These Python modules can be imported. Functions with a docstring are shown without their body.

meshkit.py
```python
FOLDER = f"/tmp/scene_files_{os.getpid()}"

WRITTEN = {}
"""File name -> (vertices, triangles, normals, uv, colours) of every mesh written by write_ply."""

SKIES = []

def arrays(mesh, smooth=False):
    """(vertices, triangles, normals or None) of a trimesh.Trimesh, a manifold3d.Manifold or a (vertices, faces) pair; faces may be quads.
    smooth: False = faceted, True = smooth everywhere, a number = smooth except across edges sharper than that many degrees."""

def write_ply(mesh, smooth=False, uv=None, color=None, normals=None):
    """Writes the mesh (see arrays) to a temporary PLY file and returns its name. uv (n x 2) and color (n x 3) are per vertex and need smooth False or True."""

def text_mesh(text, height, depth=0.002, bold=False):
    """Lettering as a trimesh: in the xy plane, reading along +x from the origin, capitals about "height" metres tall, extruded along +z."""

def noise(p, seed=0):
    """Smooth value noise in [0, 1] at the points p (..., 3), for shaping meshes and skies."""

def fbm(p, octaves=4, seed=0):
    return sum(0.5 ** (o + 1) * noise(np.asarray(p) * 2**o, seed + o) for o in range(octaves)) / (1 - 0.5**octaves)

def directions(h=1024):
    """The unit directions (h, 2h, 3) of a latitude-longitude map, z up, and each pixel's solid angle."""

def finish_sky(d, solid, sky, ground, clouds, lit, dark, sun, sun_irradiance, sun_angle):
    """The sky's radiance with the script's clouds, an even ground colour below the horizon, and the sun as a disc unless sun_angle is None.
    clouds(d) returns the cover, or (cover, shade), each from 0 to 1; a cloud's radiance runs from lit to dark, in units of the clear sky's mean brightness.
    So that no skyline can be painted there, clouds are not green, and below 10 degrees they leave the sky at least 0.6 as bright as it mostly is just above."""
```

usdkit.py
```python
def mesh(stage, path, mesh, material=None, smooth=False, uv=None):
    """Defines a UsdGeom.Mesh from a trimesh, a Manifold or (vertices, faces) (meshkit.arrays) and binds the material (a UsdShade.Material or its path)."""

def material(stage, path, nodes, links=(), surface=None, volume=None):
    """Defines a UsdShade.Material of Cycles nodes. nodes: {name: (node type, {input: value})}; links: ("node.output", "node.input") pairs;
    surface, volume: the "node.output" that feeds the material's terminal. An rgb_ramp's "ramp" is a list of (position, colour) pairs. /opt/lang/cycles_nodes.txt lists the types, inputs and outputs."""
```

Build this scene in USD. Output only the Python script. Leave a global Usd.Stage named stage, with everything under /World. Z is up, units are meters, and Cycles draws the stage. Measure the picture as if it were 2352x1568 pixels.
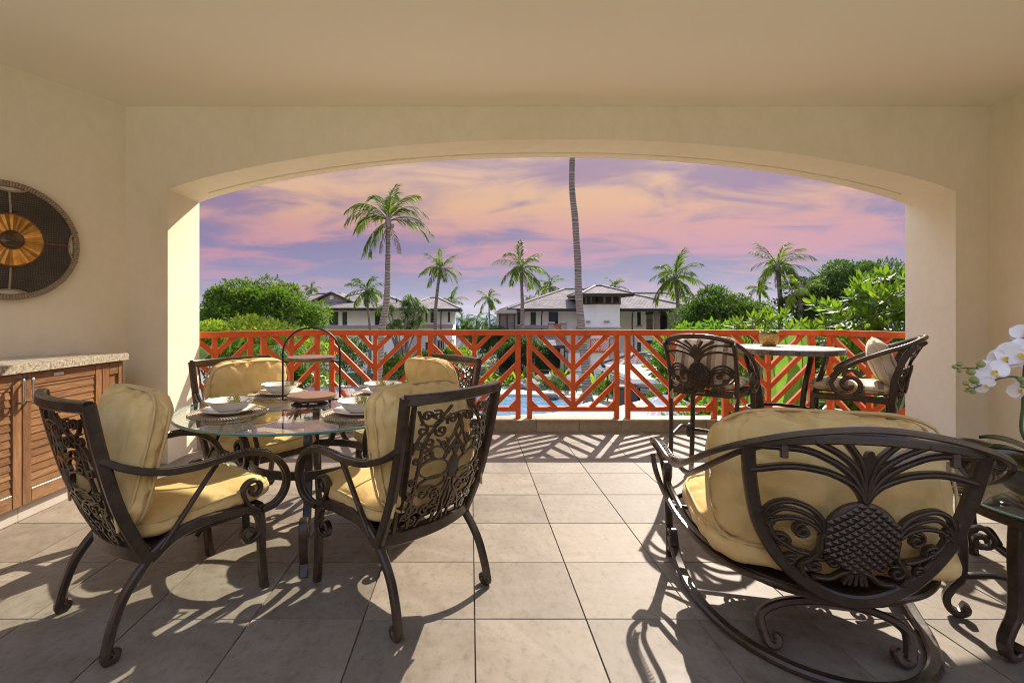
import math, random
import numpy as np, trimesh, usdkit, meshkit
from pxr import Usd, UsdGeom, UsdLux, UsdShade, Gf, Sdf
from shapely.geometry import Polygon, LineString, box as sbox, Point, MultiPolygon
from shapely.ops import unary_union
from shapely import affinity

stage = Usd.Stage.CreateInMemory()
UsdGeom.SetStageUpAxis(stage, 'Z')
UsdGeom.Xform.Define(stage, '/World')
UsdGeom.Scope.Define(stage, '/World/Looks')
PI = math.pi
F = 1105.0        # focal length in units of a 2352 pixel wide picture
EYE = 1.242       # height of the camera over the terrace

# ------------------------------------------------------------------ camera, sky, sun
cam = UsdGeom.Camera.Define(stage, '/World/camera')
cam.CreateHorizontalApertureAttr(36.0)
cam.CreateFocalLengthAttr(16.91)
cam.CreateHorizontalApertureOffsetAttr(1.469)      # a shift lens: the verticals of the room stay upright
cam.CreateVerticalApertureOffsetAttr(-0.903)
cam.CreateClippingRangeAttr((0.05, 60000.0))
cam.CreateExposureAttr(2.3)
cam.AddTranslateOp().Set((0, 0, EYE))
cam.AddRotateXOp().Set(90)

SUN_EL, SUN_AZ = math.radians(39), math.radians(27)
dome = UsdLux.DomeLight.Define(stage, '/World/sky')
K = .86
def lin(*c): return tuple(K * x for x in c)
sky = usdkit.material(stage, '/World/Looks/sky', {
    "tc": ("texture_coordinate", {}), "sx": ("separate_xyz", {}),
    "sky": ("sky_texture", {"sky_type": "single_scattering", "sun_disc": False, "sun_elevation": SUN_EL, "sun_rotation": SUN_AZ}),
    "zc": ("math", {"math_type": "maximum", "value2": 0.0}),
    "den": ("math", {"math_type": "add", "value2": 0.11}),
    "px": ("math", {"math_type": "divide"}), "py": ("math", {"math_type": "divide"}),
    "pv": ("combine_xyz", {}), "mp": ("mapping", {"scale": (0.50, 0.72, 1), "location": (9.2, 1.1, 0), "rotation": (0, 0, 0.10)}),
    "mp2": ("mapping", {"scale": (0.34, 0.40, 1), "location": (4.1, 0.3, 0), "rotation": (0, 0, 0.06)}),
    "n1": ("noise_texture", {"scale": 2.3, "detail": 9, "roughness": 0.60, "distortion": 0.7}),
    "n2": ("noise_texture", {"scale": 1.5, "detail": 4, "roughness": 0.5, "distortion": 0.3}),
    "nn": ("mix", {"fac": 0.42}),
    "cl": ("map_range", {"range_type": "smoothstep", "from_min": 0.42, "from_max": 0.585, "clamp": True}),
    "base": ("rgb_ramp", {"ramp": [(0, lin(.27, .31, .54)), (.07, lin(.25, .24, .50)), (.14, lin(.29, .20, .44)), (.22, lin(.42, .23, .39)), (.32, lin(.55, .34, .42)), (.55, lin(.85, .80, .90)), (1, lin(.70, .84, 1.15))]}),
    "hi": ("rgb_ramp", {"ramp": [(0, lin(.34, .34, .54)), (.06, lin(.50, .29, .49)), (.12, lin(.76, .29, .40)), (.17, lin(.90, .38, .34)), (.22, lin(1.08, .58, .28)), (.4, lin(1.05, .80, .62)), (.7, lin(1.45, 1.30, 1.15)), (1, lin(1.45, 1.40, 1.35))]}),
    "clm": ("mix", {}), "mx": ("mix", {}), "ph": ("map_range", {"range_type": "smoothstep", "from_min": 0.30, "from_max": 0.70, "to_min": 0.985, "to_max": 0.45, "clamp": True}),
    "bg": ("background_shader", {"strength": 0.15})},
    [("tc.generated", "sx.vector"), ("sx.z", "zc.value1"), ("zc.value", "den.value1"), ("sx.x", "px.value1"), ("den.value", "px.value2"),
     ("sx.y", "py.value1"), ("den.value", "py.value2"), ("px.value", "pv.x"), ("py.value", "pv.y"), ("pv.vector", "mp.vector"), ("pv.vector", "mp2.vector"),
     ("mp.vector", "n1.vector"), ("mp2.vector", "n2.vector"), ("n1.fac", "nn.color1"), ("n2.fac", "nn.color2"), ("nn.color", "cl.value"),
     ("zc.value", "ph.value"), ("ph.result", "mx.fac"), ("zc.value", "base.fac"), ("zc.value", "hi.fac"), ("cl.result", "clm.fac"), ("base.color", "clm.color1"), ("hi.color", "clm.color2"),
     ("sky.color", "mx.color1"), ("clm.color", "mx.color2"), ("mx.color", "bg.color")], surface="bg.background")
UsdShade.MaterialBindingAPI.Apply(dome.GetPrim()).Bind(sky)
dome.GetPrim().SetCustomDataByKey('kind', 'structure')

sun = UsdLux.DistantLight.Define(stage, '/World/sun')
sun.CreateIntensityAttr(0.50)
sun.CreateNormalizeAttr(True)
sun.CreateAngleAttr(0.5)
sun.CreateColorAttr(Gf.Vec3f(1.0, 0.93, 0.83))
sun.AddRotateZOp().Set(-math.degrees(SUN_AZ))
sun.AddRotateXOp().Set(-(90 - math.degrees(SUN_EL)))

# ------------------------------------------------------------------ naming, things and parts
_count = {}
def numbered(parent, name):
    k = _count.get((parent, name), 0)
    _count[(parent, name)] = k + 1
    return f'{parent}/{name}' if k == 0 else f'{parent}/{name}_{k:03d}'

def tag(p, label=None, cat=None, group=None, kind=None):
    p = p if isinstance(p, Usd.Prim) else p.GetPrim()
    for k, v in (('label', label), ('category', cat), ('group', group), ('kind', kind)):
        if v: p.SetCustomDataByKey(k, v)
    return p

def thing(name, label, cat, loc=(0, 0, 0), rz=0.0, group=None, kind=None):
    x = UsdGeom.Xform.Define(stage, numbered('/World', name))
    x.AddTranslateOp().Set(tuple(float(c) for c in loc))
    x.AddRotateZOp().Set(math.degrees(rz))
    return tag(x, label, cat, group, kind)

def part(parent, name, mesh, mat, smooth=False, label=None, kind=None):
    p = '/World' if parent is None else str(parent.GetPath())
    if isinstance(mesh, MB): mesh = mesh.arr()
    m = usdkit.mesh(stage, numbered(p, name), mesh, M[mat], smooth)
    if mat in ('leaf_glossy', 'leaf_broad', 'leaf_mid', 'leaf_dark', 'leaf_yellow', 'leaf_shade', 'dead_frond', 'frond', 'banana'):
        m.CreateDoubleSidedAttr(True)
    return tag(m, label, kind=kind)

def top(name, mesh, mat, label=None, cat=None, group=None, kind=None, smooth=False):
    return tag(part(None, name, mesh, mat, smooth), label, cat, group, kind)

def struct(name, mesh, mat, smooth=False):
    return top(name, mesh, mat, kind='structure', smooth=smooth)

def group_xf(parent, name):
    return UsdGeom.Xform.Define(stage, numbered(str(parent.GetPath()), name)).GetPrim()

def dup(root, loc, rz, label, name=None):
    was = root.GetCustomData()
    base = name or root.GetName()
    x = UsdGeom.Xform.Define(stage, numbered('/World', base))
    x.GetPrim().GetReferences().AddInternalReference(root.GetPath())
    x.ClearXformOpOrder()
    for op, v in (('xformOp:translate', Gf.Vec3d(*[float(c) for c in loc])), ('xformOp:rotateZ', float(math.degrees(rz)))):
        x.GetPrim().CreateAttribute(op, Sdf.ValueTypeNames.Double3 if op.endswith('translate') else Sdf.ValueTypeNames.Float).Set(v)
    x.GetPrim().CreateAttribute('xformOpOrder', Sdf.ValueTypeNames.TokenArray).Set(['xformOp:translate', 'xformOp:rotateZ'])
    x.GetPrim().SetInstanceable(True)
    return tag(x, label, was['category'], was.get('group'))

# ------------------------------------------------------------------ mesh helpers
def nrm(v):
    v = np.asarray(v, float)
    return v / (np.linalg.norm(v, axis=-1, keepdims=True) + 1e-12)

class MB:
    """Collects pieces into one mesh."""
    def __init__(self): self.v, self.f, self.n = [], [], 0
    def add(self, v, f):
        v, f = np.asarray(v, float), np.asarray(f, int)
        if f.shape[1] == 4: f = np.vstack([f[:, [0, 1, 2]], f[:, [0, 2, 3]]])
        self.v.append(v); self.f.append(f + self.n); self.n += len(v)
        return self
    def tm(self, m): return self.add(m.vertices, m.faces)
    def arr(self): return trimesh.Trimesh(np.vstack(self.v), np.vstack(self.f), process=False)
    def map(self, fn):
        self.v = [fn(v) for v in self.v]; return self
    def box(self, lo, hi, bev=0.0):
        lo, hi = np.minimum(lo, hi), np.maximum(lo, hi)
        if bev <= 0:
            m = trimesh.creation.box(hi - lo); m.apply_translation((lo + hi) / 2)
            return self.tm(m)
        b = min(bev, 0.45 * (hi - lo).min())
        pts = []
        for sx in (0, 1):
            for sy in (0, 1):
                for sz in (0, 1):
                    c = np.where([sx, sy, sz], hi, lo); s = np.where([sx, sy, sz], -1, 1)
                    for k in range(3):
                        p = c.copy()
                        for j in range(3):
                            if j != k: p[j] += s[j] * b
                        pts.append(p)
        return self.tm(trimesh.convex.convex_hull(np.array(pts)))
    def obox(self, a, b, w, h):
        """a box beam from a to b, w wide horizontally, h high"""
        a, b = np.asarray(a, float), np.asarray(b, float)
        return self.strap([a, b], w, h, cham=0.0)
    def strap(self, path, w, t, side=None, closed=False, cham=0.22, taper=None):
        p = np.asarray(path, float); n = len(p)
        if closed:
            T = nrm(np.roll(p, -1, 0) - np.roll(p, 1, 0))
        else:
            T = nrm(np.gradient(p, axis=0))
        if side is None:
            S = np.cross(T, [0, 0, 1.0]); bad = np.linalg.norm(S, axis=1) < 0.05
            if bad.any():
                good = np.nonzero(~bad)[0]
                if len(good) == 0: S[:] = [1, 0, 0]
                else:
                    for i in np.nonzero(bad)[0]: S[i] = S[good[np.argmin(abs(good - i))]]
        else:
            S = np.broadcast_to(np.asarray(side, float), p.shape).copy()
        S = nrm(S - (S * T).sum(1, keepdims=True) * T)
        N = np.cross(T, S)
        c = cham * min(w, t)
        if cham > 0:
            sec = np.array([(-w/2 + c, -t/2), (w/2 - c, -t/2), (w/2, -t/2 + c), (w/2, t/2 - c), (w/2 - c, t/2), (-w/2 + c, t/2), (-w/2, t/2 - c), (-w/2, -t/2 + c)])
        else:
            sec = np.array([(-w/2, -t/2), (w/2, -t/2), (w/2, t/2), (-w/2, t/2)])
        k = len(sec)
        sc = np.ones(n) if taper is None else np.interp(np.linspace(0, 1, n), np.linspace(0, 1, len(taper)), taper)
        v = (p[:, None] + sc[:, None, None] * (sec[None, :, :1] * S[:, None] + sec[None, :, 1:] * N[:, None])).reshape(-1, 3)
        return self._skin(v, n, k, closed)
    def tube(self, path, r, sides=8, closed=False):
        p = np.asarray(path, float); n = len(p)
        T = nrm(np.roll(p, -1, 0) - np.roll(p, 1, 0)) if closed else nrm(np.gradient(p, axis=0))
        a = np.cross(T[0], [0, 0, 1.0])
        if np.linalg.norm(a) < 0.1: a = np.cross(T[0], [1.0, 0, 0])
        A = np.zeros_like(p); A[0] = nrm(a)
        for i in range(1, n):
            b = A[i-1] - (A[i-1] @ T[i]) * T[i]; A[i] = nrm(b)
        B = np.cross(T, A); ang = np.arange(sides) * 2 * PI / sides
        r = np.broadcast_to(np.asarray(r, float), (n,))
        v = (p[:, None] + r[:, None, None] * (np.cos(ang)[None, :, None] * A[:, None] + np.sin(ang)[None, :, None] * B[:, None])).reshape(-1, 3)
        return self._skin(v, n, sides, closed)
    def _skin(self, v, n, k, closed):
        i, j = np.meshgrid(np.arange(n if closed else n - 1), np.arange(k), indexing='ij')
        i2 = (i + 1) % n
        q = np.stack([i * k + j, i * k + (j + 1) % k, i2 * k + (j + 1) % k, i2 * k + j], -1).reshape(-1, 4)
        f = np.vstack([q[:, [0, 2, 1]], q[:, [0, 3, 2]]])[:, ::-1]
        if not closed:
            c0 = np.array([[0, b, b + 1] for b in range(1, k - 1)])[:, ::-1]; c1 = np.array([[0, b, b + 1] for b in range(1, k - 1)]) + (n - 1) * k
            f = np.vstack([f, c0, c1])
        return self.add(v, f)
    def lathe(self, prof, n=32, c=(0, 0, 0)):
        prof = np.asarray(prof, float); a = np.arange(n) * 2 * PI / n
        v = np.stack([prof[:, 0][:, None] * np.cos(a), prof[:, 0][:, None] * np.sin(a), np.repeat(prof[:, 1][:, None], n, 1)], -1).reshape(-1, 3) + c
        i, j = np.meshgrid(np.arange(len(prof) - 1), np.arange(n), indexing='ij')
        q = np.stack([i * n + j, i * n + (j + 1) % n, (i + 1) * n + (j + 1) % n, (i + 1) * n + j], -1).reshape(-1, 4)
        return self.add(v, q)
    def prism(self, poly, z0, z1, fn=None):
        """extrudes a shapely polygon from z0 to z1; fn maps the vertices afterwards"""
        for g in getattr(poly, 'geoms', [poly]):
            if g.is_empty or g.geom_type != 'Polygon' or g.area < 1e-9: continue
            m = trimesh.creation.extrude_polygon(g, z1 - z0, engine='earcut')
            v = np.array(m.vertices); v[:, 2] += z0
            self.add(fn(v) if fn else v, m.faces)
        return self
    def plate(self, poly, y0, y1):
        """a polygon drawn in (x, z), thick from y0 to y1"""
        return self.prism(poly, -y1, -y0, lambda v: np.stack([v[:, 0], -v[:, 2], v[:, 1]], -1))
    def ico(self, c, r, sub=2):
        m = trimesh.creation.icosphere(sub); return self.add(m.vertices * np.broadcast_to(r, 3) + c, m.faces)

def spl(pts, n=8, closed=False):
    """Catmull-Rom curve through the points, n samples per span"""
    p = np.asarray(pts, float)
    q = np.vstack([p[-1:], p, p[:2]]) if closed else np.vstack([2 * p[:1] - p[1:2], p, 2 * p[-1:] - p[-2:-1]])
    t = np.linspace(0, 1, n, endpoint=False)[:, None]; out = []
    for i in range(len(q) - 3):
        a, b, c, d = q[i:i+4]
        out.append(0.5 * (2*b + (c - a)*t + (2*a - 5*b + 4*c - d)*t**2 + (3*b - a - 3*c + d)*t**3))
    if not closed: out.append(p[-1:])
    return np.vstack(out)

def spiral(c, r0, r1, a0, turns, n=26):
    """2D spiral from radius r0 at angle a0, winding in to r1"""
    s = np.linspace(0, 1, n); a = a0 + s * turns * 2 * PI; r = r0 + (r1 - r0) * s ** 0.8
    return np.stack([c[0] + r * np.cos(a), c[1] + r * np.sin(a)], -1)

def sidecurve(x, yz):
    yz = np.asarray(yz, float)
    return np.column_stack([np.full(len(yz), x), yz])

def cushion(w, d, h, e=7.0, m=2.6, n=38, seed=0, wr=0.008, pipe=0.006, zpipe=(0.5,), crease=True, sag=0.0):
    """a puffed box cushion, its middle at the origin, lying flat; returns (body, piping)"""
    bx = trimesh.creation.box((2, 2, 2)); g = np.linspace(-1, 1, n + 1)
    V, Fc, base = [], [], 0
    for ax in range(3):
        for s in (-1, 1):
            a, b = np.meshgrid(g, g, indexing='ij'); P = np.zeros((n + 1, n + 1, 3))
            o = [k for k in range(3) if k != ax]
            P[..., ax] = s; P[..., o[0]] = a; P[..., o[1]] = b
            i, j = np.meshgrid(np.arange(n), np.arange(n), indexing='ij')
            q = np.stack([i*(n+1)+j, (i+1)*(n+1)+j, (i+1)*(n+1)+j+1, i*(n+1)+j+1], -1).reshape(-1, 4)
            flip = (s > 0) != (ax == 1)
            V.append(P.reshape(-1, 3)); Fc.append((q if flip else q[:, ::-1]) + base); base += (n + 1) ** 2
    V = np.vstack(V); Fc = np.vstack(Fc)
    tm = trimesh.Trimesh(V, np.vstack([Fc[:, [0, 1, 2]], Fc[:, [0, 2, 3]]]), process=True); tm.merge_vertices()
    d3 = np.array(tm.vertices)
    d3 = np.sign(d3) * np.abs(d3) ** 0.85
    def radius(q): return ((np.abs(q[:, 0]) ** e + np.abs(q[:, 1]) ** e) ** (m / e) + np.abs(q[:, 2]) ** m) ** (-1 / m)
    P = d3 * radius(d3)[:, None]
    plan = np.maximum(np.abs(P[:, 0]), np.abs(P[:, 1]))
    P = P * np.array([w, d, h]) / 2
    ang = np.arctan2(P[:, 1] / d, P[:, 0] / w)
    puck = np.sin(ang * 23 + 5 * meshkit.noise(np.column_stack([ang * 3, ang * 0, ang * 0 + seed]), seed)) * np.exp(-((np.abs(P[:, 2]) / (h / 2) - max(zpipe)) / .38) ** 2) * np.clip((plan - .55) * 2.5, 0, 1)
    f1 = meshkit.fbm(np.column_stack([P[:, 0] * 3.6, P[:, 1] * 3.6, P[:, 2] * 3]) + seed * 3.7, 2, seed + 9) - .5
    crease = np.exp(-(f1 / .035) ** 2) * (.3 + .7 * meshkit.noise(P * 4 + seed, seed + 2))
    nz = meshkit.fbm(np.column_stack([P[:, 0] * 7, P[:, 1] * 7, P[:, 2] * 4]) + seed * 17.3, 3, seed) - 0.5
    ridg = np.abs(meshkit.fbm(np.column_stack([P[:, 0] * 16, P[:, 1] * 5, P[:, 2] * 9]) + seed * 5.1, 2, seed + 4) - 0.5)
    dirs = nrm(P / (np.array([w, d, h]) / 2) ** 2)
    edge = np.clip(plan - 0.35, 0, 1)
    P = P + dirs * (nz * wr * 2.2 + puck * .0028 - crease * wr * .55 - (ridg < 0.05) * wr * 0.4 * edge)[:, None]
    P[:, 2] -= sag * (P[:, 0] / w * 2) ** 2
    tm = trimesh.Trimesh(P, tm.faces, process=False)
    if tm.volume < 0: tm.invert()
    body = MB().tm(tm); pp = MB()
    for z in zpipe:
        a = np.linspace(0, 2 * PI, 64, endpoint=False)
        q = np.stack([np.cos(a), np.sin(a), np.zeros_like(a)], -1)
        q[:, :2] /= np.maximum(np.abs(q[:, 0]) ** e + np.abs(q[:, 1]) ** e, 1e-9)[:, None] ** (1 / e)
        fac = (1 - abs(z) ** m) ** (1 / m)
        L = q * np.array([w, d, 1]) / 2 * fac * 1.008; L[:, 2] = z * h / 2
        L[:, 2] -= sag * (L[:, 0] / w * 2) ** 2
        L += (meshkit.noise(L * 14 + seed, seed)[:, None] - 0.5) * 0.006
        pp.tube(L, pipe, 6, closed=True)
    return body, pp

def xf(mb, R=None, t=(0, 0, 0)):
    R = np.eye(3) if R is None else R
    return mb.map(lambda v: v @ R.T + np.asarray(t))
def rx(a): c, s = math.cos(a), math.sin(a); return np.array([[1, 0, 0], [0, c, -s], [0, s, c]])
def ry(a): c, s = math.cos(a), math.sin(a); return np.array([[c, 0, s], [0, 1, 0], [-s, 0, c]])
def rz_(a): c, s = math.cos(a), math.sin(a); return np.array([[c, -s, 0], [s, c, 0], [0, 0, 1]])

def at(u, v, Y):
    """the point at depth Y seen at (u, v) of a 2352 x 1568 picture: used to lay out the real scene"""
    return np.array([(u - 1080) / F * Y, Y, EYE - (v - 725) / F * Y])

# ------------------------------------------------------------------ materials
M = {}
def mat(name, nodes, links, surface='p.BSDF', volume=None):
    M[name] = usdkit.material(stage, '/World/Looks/' + name, nodes, links, surface=surface, volume=volume)

def pbr(name, c1, c2=None, scale=6.0, rough=0.5, metal=0.0, bump=0.0, bscale=60.0, detail=4, dist=0.01, world=False, spec=0.5, sheen=0.0, stretch=None, rvar=0.0, isl=None, orand=False, lo=0.3, hi=0.7, coat=0.0):
    n = {"p": ("principled_bsdf", {"base_color": c1, "roughness": rough, "metallic": metal, "specular_ior_level": spec, "sheen_weight": sheen, "coat_weight": coat})}
    l = []
    if c2 is not None or bump or rvar:
        n["tc"] = ("geometry", {}) if world else ("texture_coordinate", {})
        src = "tc.position" if world else "tc.object"
        if stretch:
            n["mp"] = ("mapping", {"scale": stretch}); l.append((src, "mp.vector")); src = "mp.vector"
    if c2 is not None:
        n["n"] = ("noise_texture", {"scale": scale, "detail": detail, "roughness": 0.6})
        n["r"] = ("rgb_ramp", {"ramp": [(lo, c1), (hi, c2)]})
        l += [(src, "n.vector"), ("n.fac", "r.fac")]
        out = "r.color"
        if isl is not None:
            n["g"] = ("object_info" if orand else "geometry", {}); n["gr"] = ("map_range", {"from_min": 0.0, "from_max": 1.0, "to_min": 1 - isl, "to_max": 1 + isl})
            n["hv"] = ("hsv", {}); l += [("g.random" if orand else "g.random_per_island", "gr.value"), ("gr.result", "hv.value"), (out, "hv.color")]; out = "hv.color"
        l.append((out, "p.base_color"))
        if rvar:
            n["rr"] = ("map_range", {"from_min": 0.3, "from_max": 0.7, "to_min": rough - rvar, "to_max": rough + rvar, "clamp": True})
            l += [("n.fac", "rr.value"), ("rr.result", "p.roughness")]
    if bump:
        n["nb"] = ("noise_texture", {"scale": bscale, "detail": 3, "roughness": 0.6})
        n["b"] = ("bump", {"strength": bump, "distance": dist})
        l += [(src, "nb.vector"), ("nb.fac", "b.height"), ("b.normal", "p.normal")]
    mat(name, n, l)

# plaster, tiles, stone
def plaster(name, a, b, c, bs):
    mat(name, {"tc": ("geometry", {}), "n": ("noise_texture", {"scale": .9, "detail": 6, "roughness": .62, "distortion": .8}), "n2": ("noise_texture", {"scale": 14, "detail": 5, "roughness": .65}), "n3": ("noise_texture", {"scale": 150, "detail": 3, "roughness": .7}), "mp": ("mapping", {"scale": (1, 1, .7)}),
        "r": ("rgb_ramp", {"ramp": [(.25, a), (.5, b), (.75, c)]}), "r2": ("rgb_ramp", {"ramp": [(.3, (.965, .96, .95)), (.65, (1.015, 1.015, 1.015))]}), "mu": ("mix", {"mix_type": "multiply", "fac": 1.0}),
        "b1": ("bump", {"strength": bs, "distance": .006}), "b2": ("bump", {"strength": bs, "distance": .0025}), "p": ("principled_bsdf", {"roughness": .88, "specular_ior_level": .2})},
        [("tc.position", "n.vector"), ("tc.position", "mp.vector"), ("mp.vector", "n2.vector"), ("tc.position", "n3.vector"), ("n.fac", "r.fac"), ("n2.fac", "r2.fac"), ("r.color", "mu.color1"), ("r2.color", "mu.color2"), ("mu.color", "p.base_color"),
         ("n2.fac", "b1.height"), ("n3.fac", "b2.height"), ("b1.normal", "b2.normal"), ("b2.normal", "p.normal")])
plaster('plaster', (.75, .665, .45), (.80, .72, .505), (.83, .755, .545), .3)
pbr('ceiling_paint', (.84, .77, .58), (.87, .80, .61), .5, .85, bump=.10, bscale=170, dist=.0015, world=True, spec=.2)
def tile_mat(name, a, b, c):
    mat(name, {"tc": ("geometry", {}), "oi": ("object_info", {}), "k": ("math", {"math_type": "multiply", "value2": 61.0}), "ov": ("combine_xyz", {}), "ad": ("vector_math", {}),
        "n": ("noise_texture", {"scale": 3.0, "detail": 9, "roughness": .66, "distortion": 1.1}), "n2": ("noise_texture", {"scale": 30, "detail": 5, "roughness": .72}), "mp": ("mapping", {"scale": (1.0, .65, 1.0)}),
        "r": ("rgb_ramp", {"ramp": [(.24, a), (.48, b), (.70, c)]}), "r2": ("rgb_ramp", {"ramp": [(.34, (.74, .71, .66)), (.45, (.95, .95, .94)), (.60, (1.04, 1.04, 1.04))]}),
        "mu": ("mix", {"mix_type": "multiply", "fac": .9}), "mr": ("map_range", {"from_min": 0, "from_max": 1, "to_min": .85, "to_max": 1.13}), "hv": ("hsv", {}),
        "rr": ("map_range", {"from_min": .3, "from_max": .7, "to_min": .46, "to_max": .62}), "b": ("bump", {"strength": .2, "distance": .002}),
        "p": ("principled_bsdf", {"specular_ior_level": .13})},
        [("oi.random", "k.value1"), ("k.value", "ov.x"), ("k.value", "ov.y"), ("tc.position", "ad.vector1"), ("ov.vector", "ad.vector2"), ("ad.vector", "n.vector"), ("ad.vector", "mp.vector"), ("mp.vector", "n2.vector"), ("n.fac", "r.fac"), ("n2.fac", "r2.fac"), ("r.color", "mu.color1"), ("r2.color", "mu.color2"),
         ("oi.random", "mr.value"), ("mr.result", "hv.value"), ("mu.color", "hv.color"), ("hv.color", "p.base_color"), ("n.fac", "rr.value"), ("rr.result", "p.roughness"), ("n2.fac", "b.height"), ("b.normal", "p.normal")])
tile_mat('travertine', (.150, .113, .077), (.205, .161, .114), (.255, .209, .156))
tile_mat('curb_stone', (.33, .25, .155), (.38, .295, .19), (.42, .335, .225))
pbr('grout', (.115, .095, .07), rough=.9)
# bronze painted aluminium
pbr('bronze', (.027, .017, .009), (.054, .035, .020), 9, .29, .25, bump=.25, bscale=260, dist=.001, rvar=.08, spec=.6)
pbr('bronze_bright', (.040, .025, .013), (.080, .053, .030), 9, .25, .3, bump=.25, bscale=200, dist=.001, rvar=.08, spec=.6)
pbr('iron', (.012, .012, .012), (.02, .02, .02), 12, .42, .3)
pbr('cushion', (.56, .365, .115), (.69, .485, .19), 7, .92, sheen=.1, bump=.6, bscale=300, dist=.002, spec=.12, detail=9)
pbr('piping', (.50, .33, .10), (.56, .39, .14), 6, .85, sheen=.2)
def stripes(name, axis, scale, cols):
    n = {"tc": ("texture_coordinate", {}), "sx": ("separate_xyz", {}), "m": ("math", {"math_type": "multiply", "value2": scale}), "f": ("math", {"math_type": "fraction"}),
         "r": ("rgb_ramp", {"ramp": cols, "interpolate": False}), "nb": ("noise_texture", {"scale": 380, "detail": 2}), "b": ("bump", {"strength": .3, "distance": .001}),
         "p": ("principled_bsdf", {"roughness": .85, "sheen_weight": .2})}
    mat(name, n, [("tc.object", "sx.vector"), ("sx." + axis, "m.value1"), ("m.value", "f.value1"), ("f.value", "r.fac"), ("r.color", "p.base_color"), ("tc.object", "nb.vector"), ("nb.fac", "b.height"), ("b.normal", "p.normal")])
SC = [(0, (.62, .50, .31)), (.20, (.22, .165, .10)), (.36, (.52, .39, .23)), (.50, (.72, .62, .45)), (.72, (.30, .21, .125)), (.86, (.62, .51, .33))]
stripes('stripe_cloth', 'x', 5.2, SC); stripes('stripe_seat', 'y', 5.2, SC)
pbr('rail_paint', (.53, .080, .009), (.71, .128, .017), 7, .42, bump=.18, bscale=55, dist=.003, spec=.45, rvar=.12, detail=8)
# wood
def wood(name, a, b, c, vec, rough=.35, grain=9):
    mat(name, {"tc": ("texture_coordinate", {}), "mp": ("mapping", {"scale": vec}), "oi": ("object_info", {}), "ov": ("combine_xyz", {}), "ad": ("vector_math", {}), "k": ("math", {"math_type": "multiply", "value2": 37.0}),
        "n": ("noise_texture", {"scale": grain, "detail": 7, "roughness": .6, "distortion": 1.2}), "r": ("rgb_ramp", {"ramp": [(.25, a), (.5, b), (.75, c)]}),
        "mr": ("map_range", {"from_min": 0, "from_max": 1, "to_min": .78, "to_max": 1.18}), "hv": ("hsv", {}), "b": ("bump", {"strength": .12, "distance": .002}),
        "p": ("principled_bsdf", {"roughness": rough})},
        [("tc.object", "mp.vector"), ("oi.random", "k.value1"), ("k.value", "ov.x"), ("k.value", "ov.y"), ("mp.vector", "ad.vector1"), ("ov.vector", "ad.vector2"), ("ad.vector", "n.vector"), ("n.fac", "r.fac"),
         ("oi.random", "mr.value"), ("mr.result", "hv.value"), ("r.color", "hv.color"), ("hv.color", "p.base_color"), ("n.fac", "b.height"), ("b.normal", "p.normal")])
wood('teak_h', (.12, .055, .022), (.23, .112, .045), (.33, .18, .08), (6, .7, 6))
wood('teak_v', (.12, .055, .021), (.24, .112, .043), (.34, .175, .075), (6, 6, .7))
wood('board_wood', (.10, .048, .02), (.17, .085, .034), (.23, .12, .05), (.9, 5, 5), .3)
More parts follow.
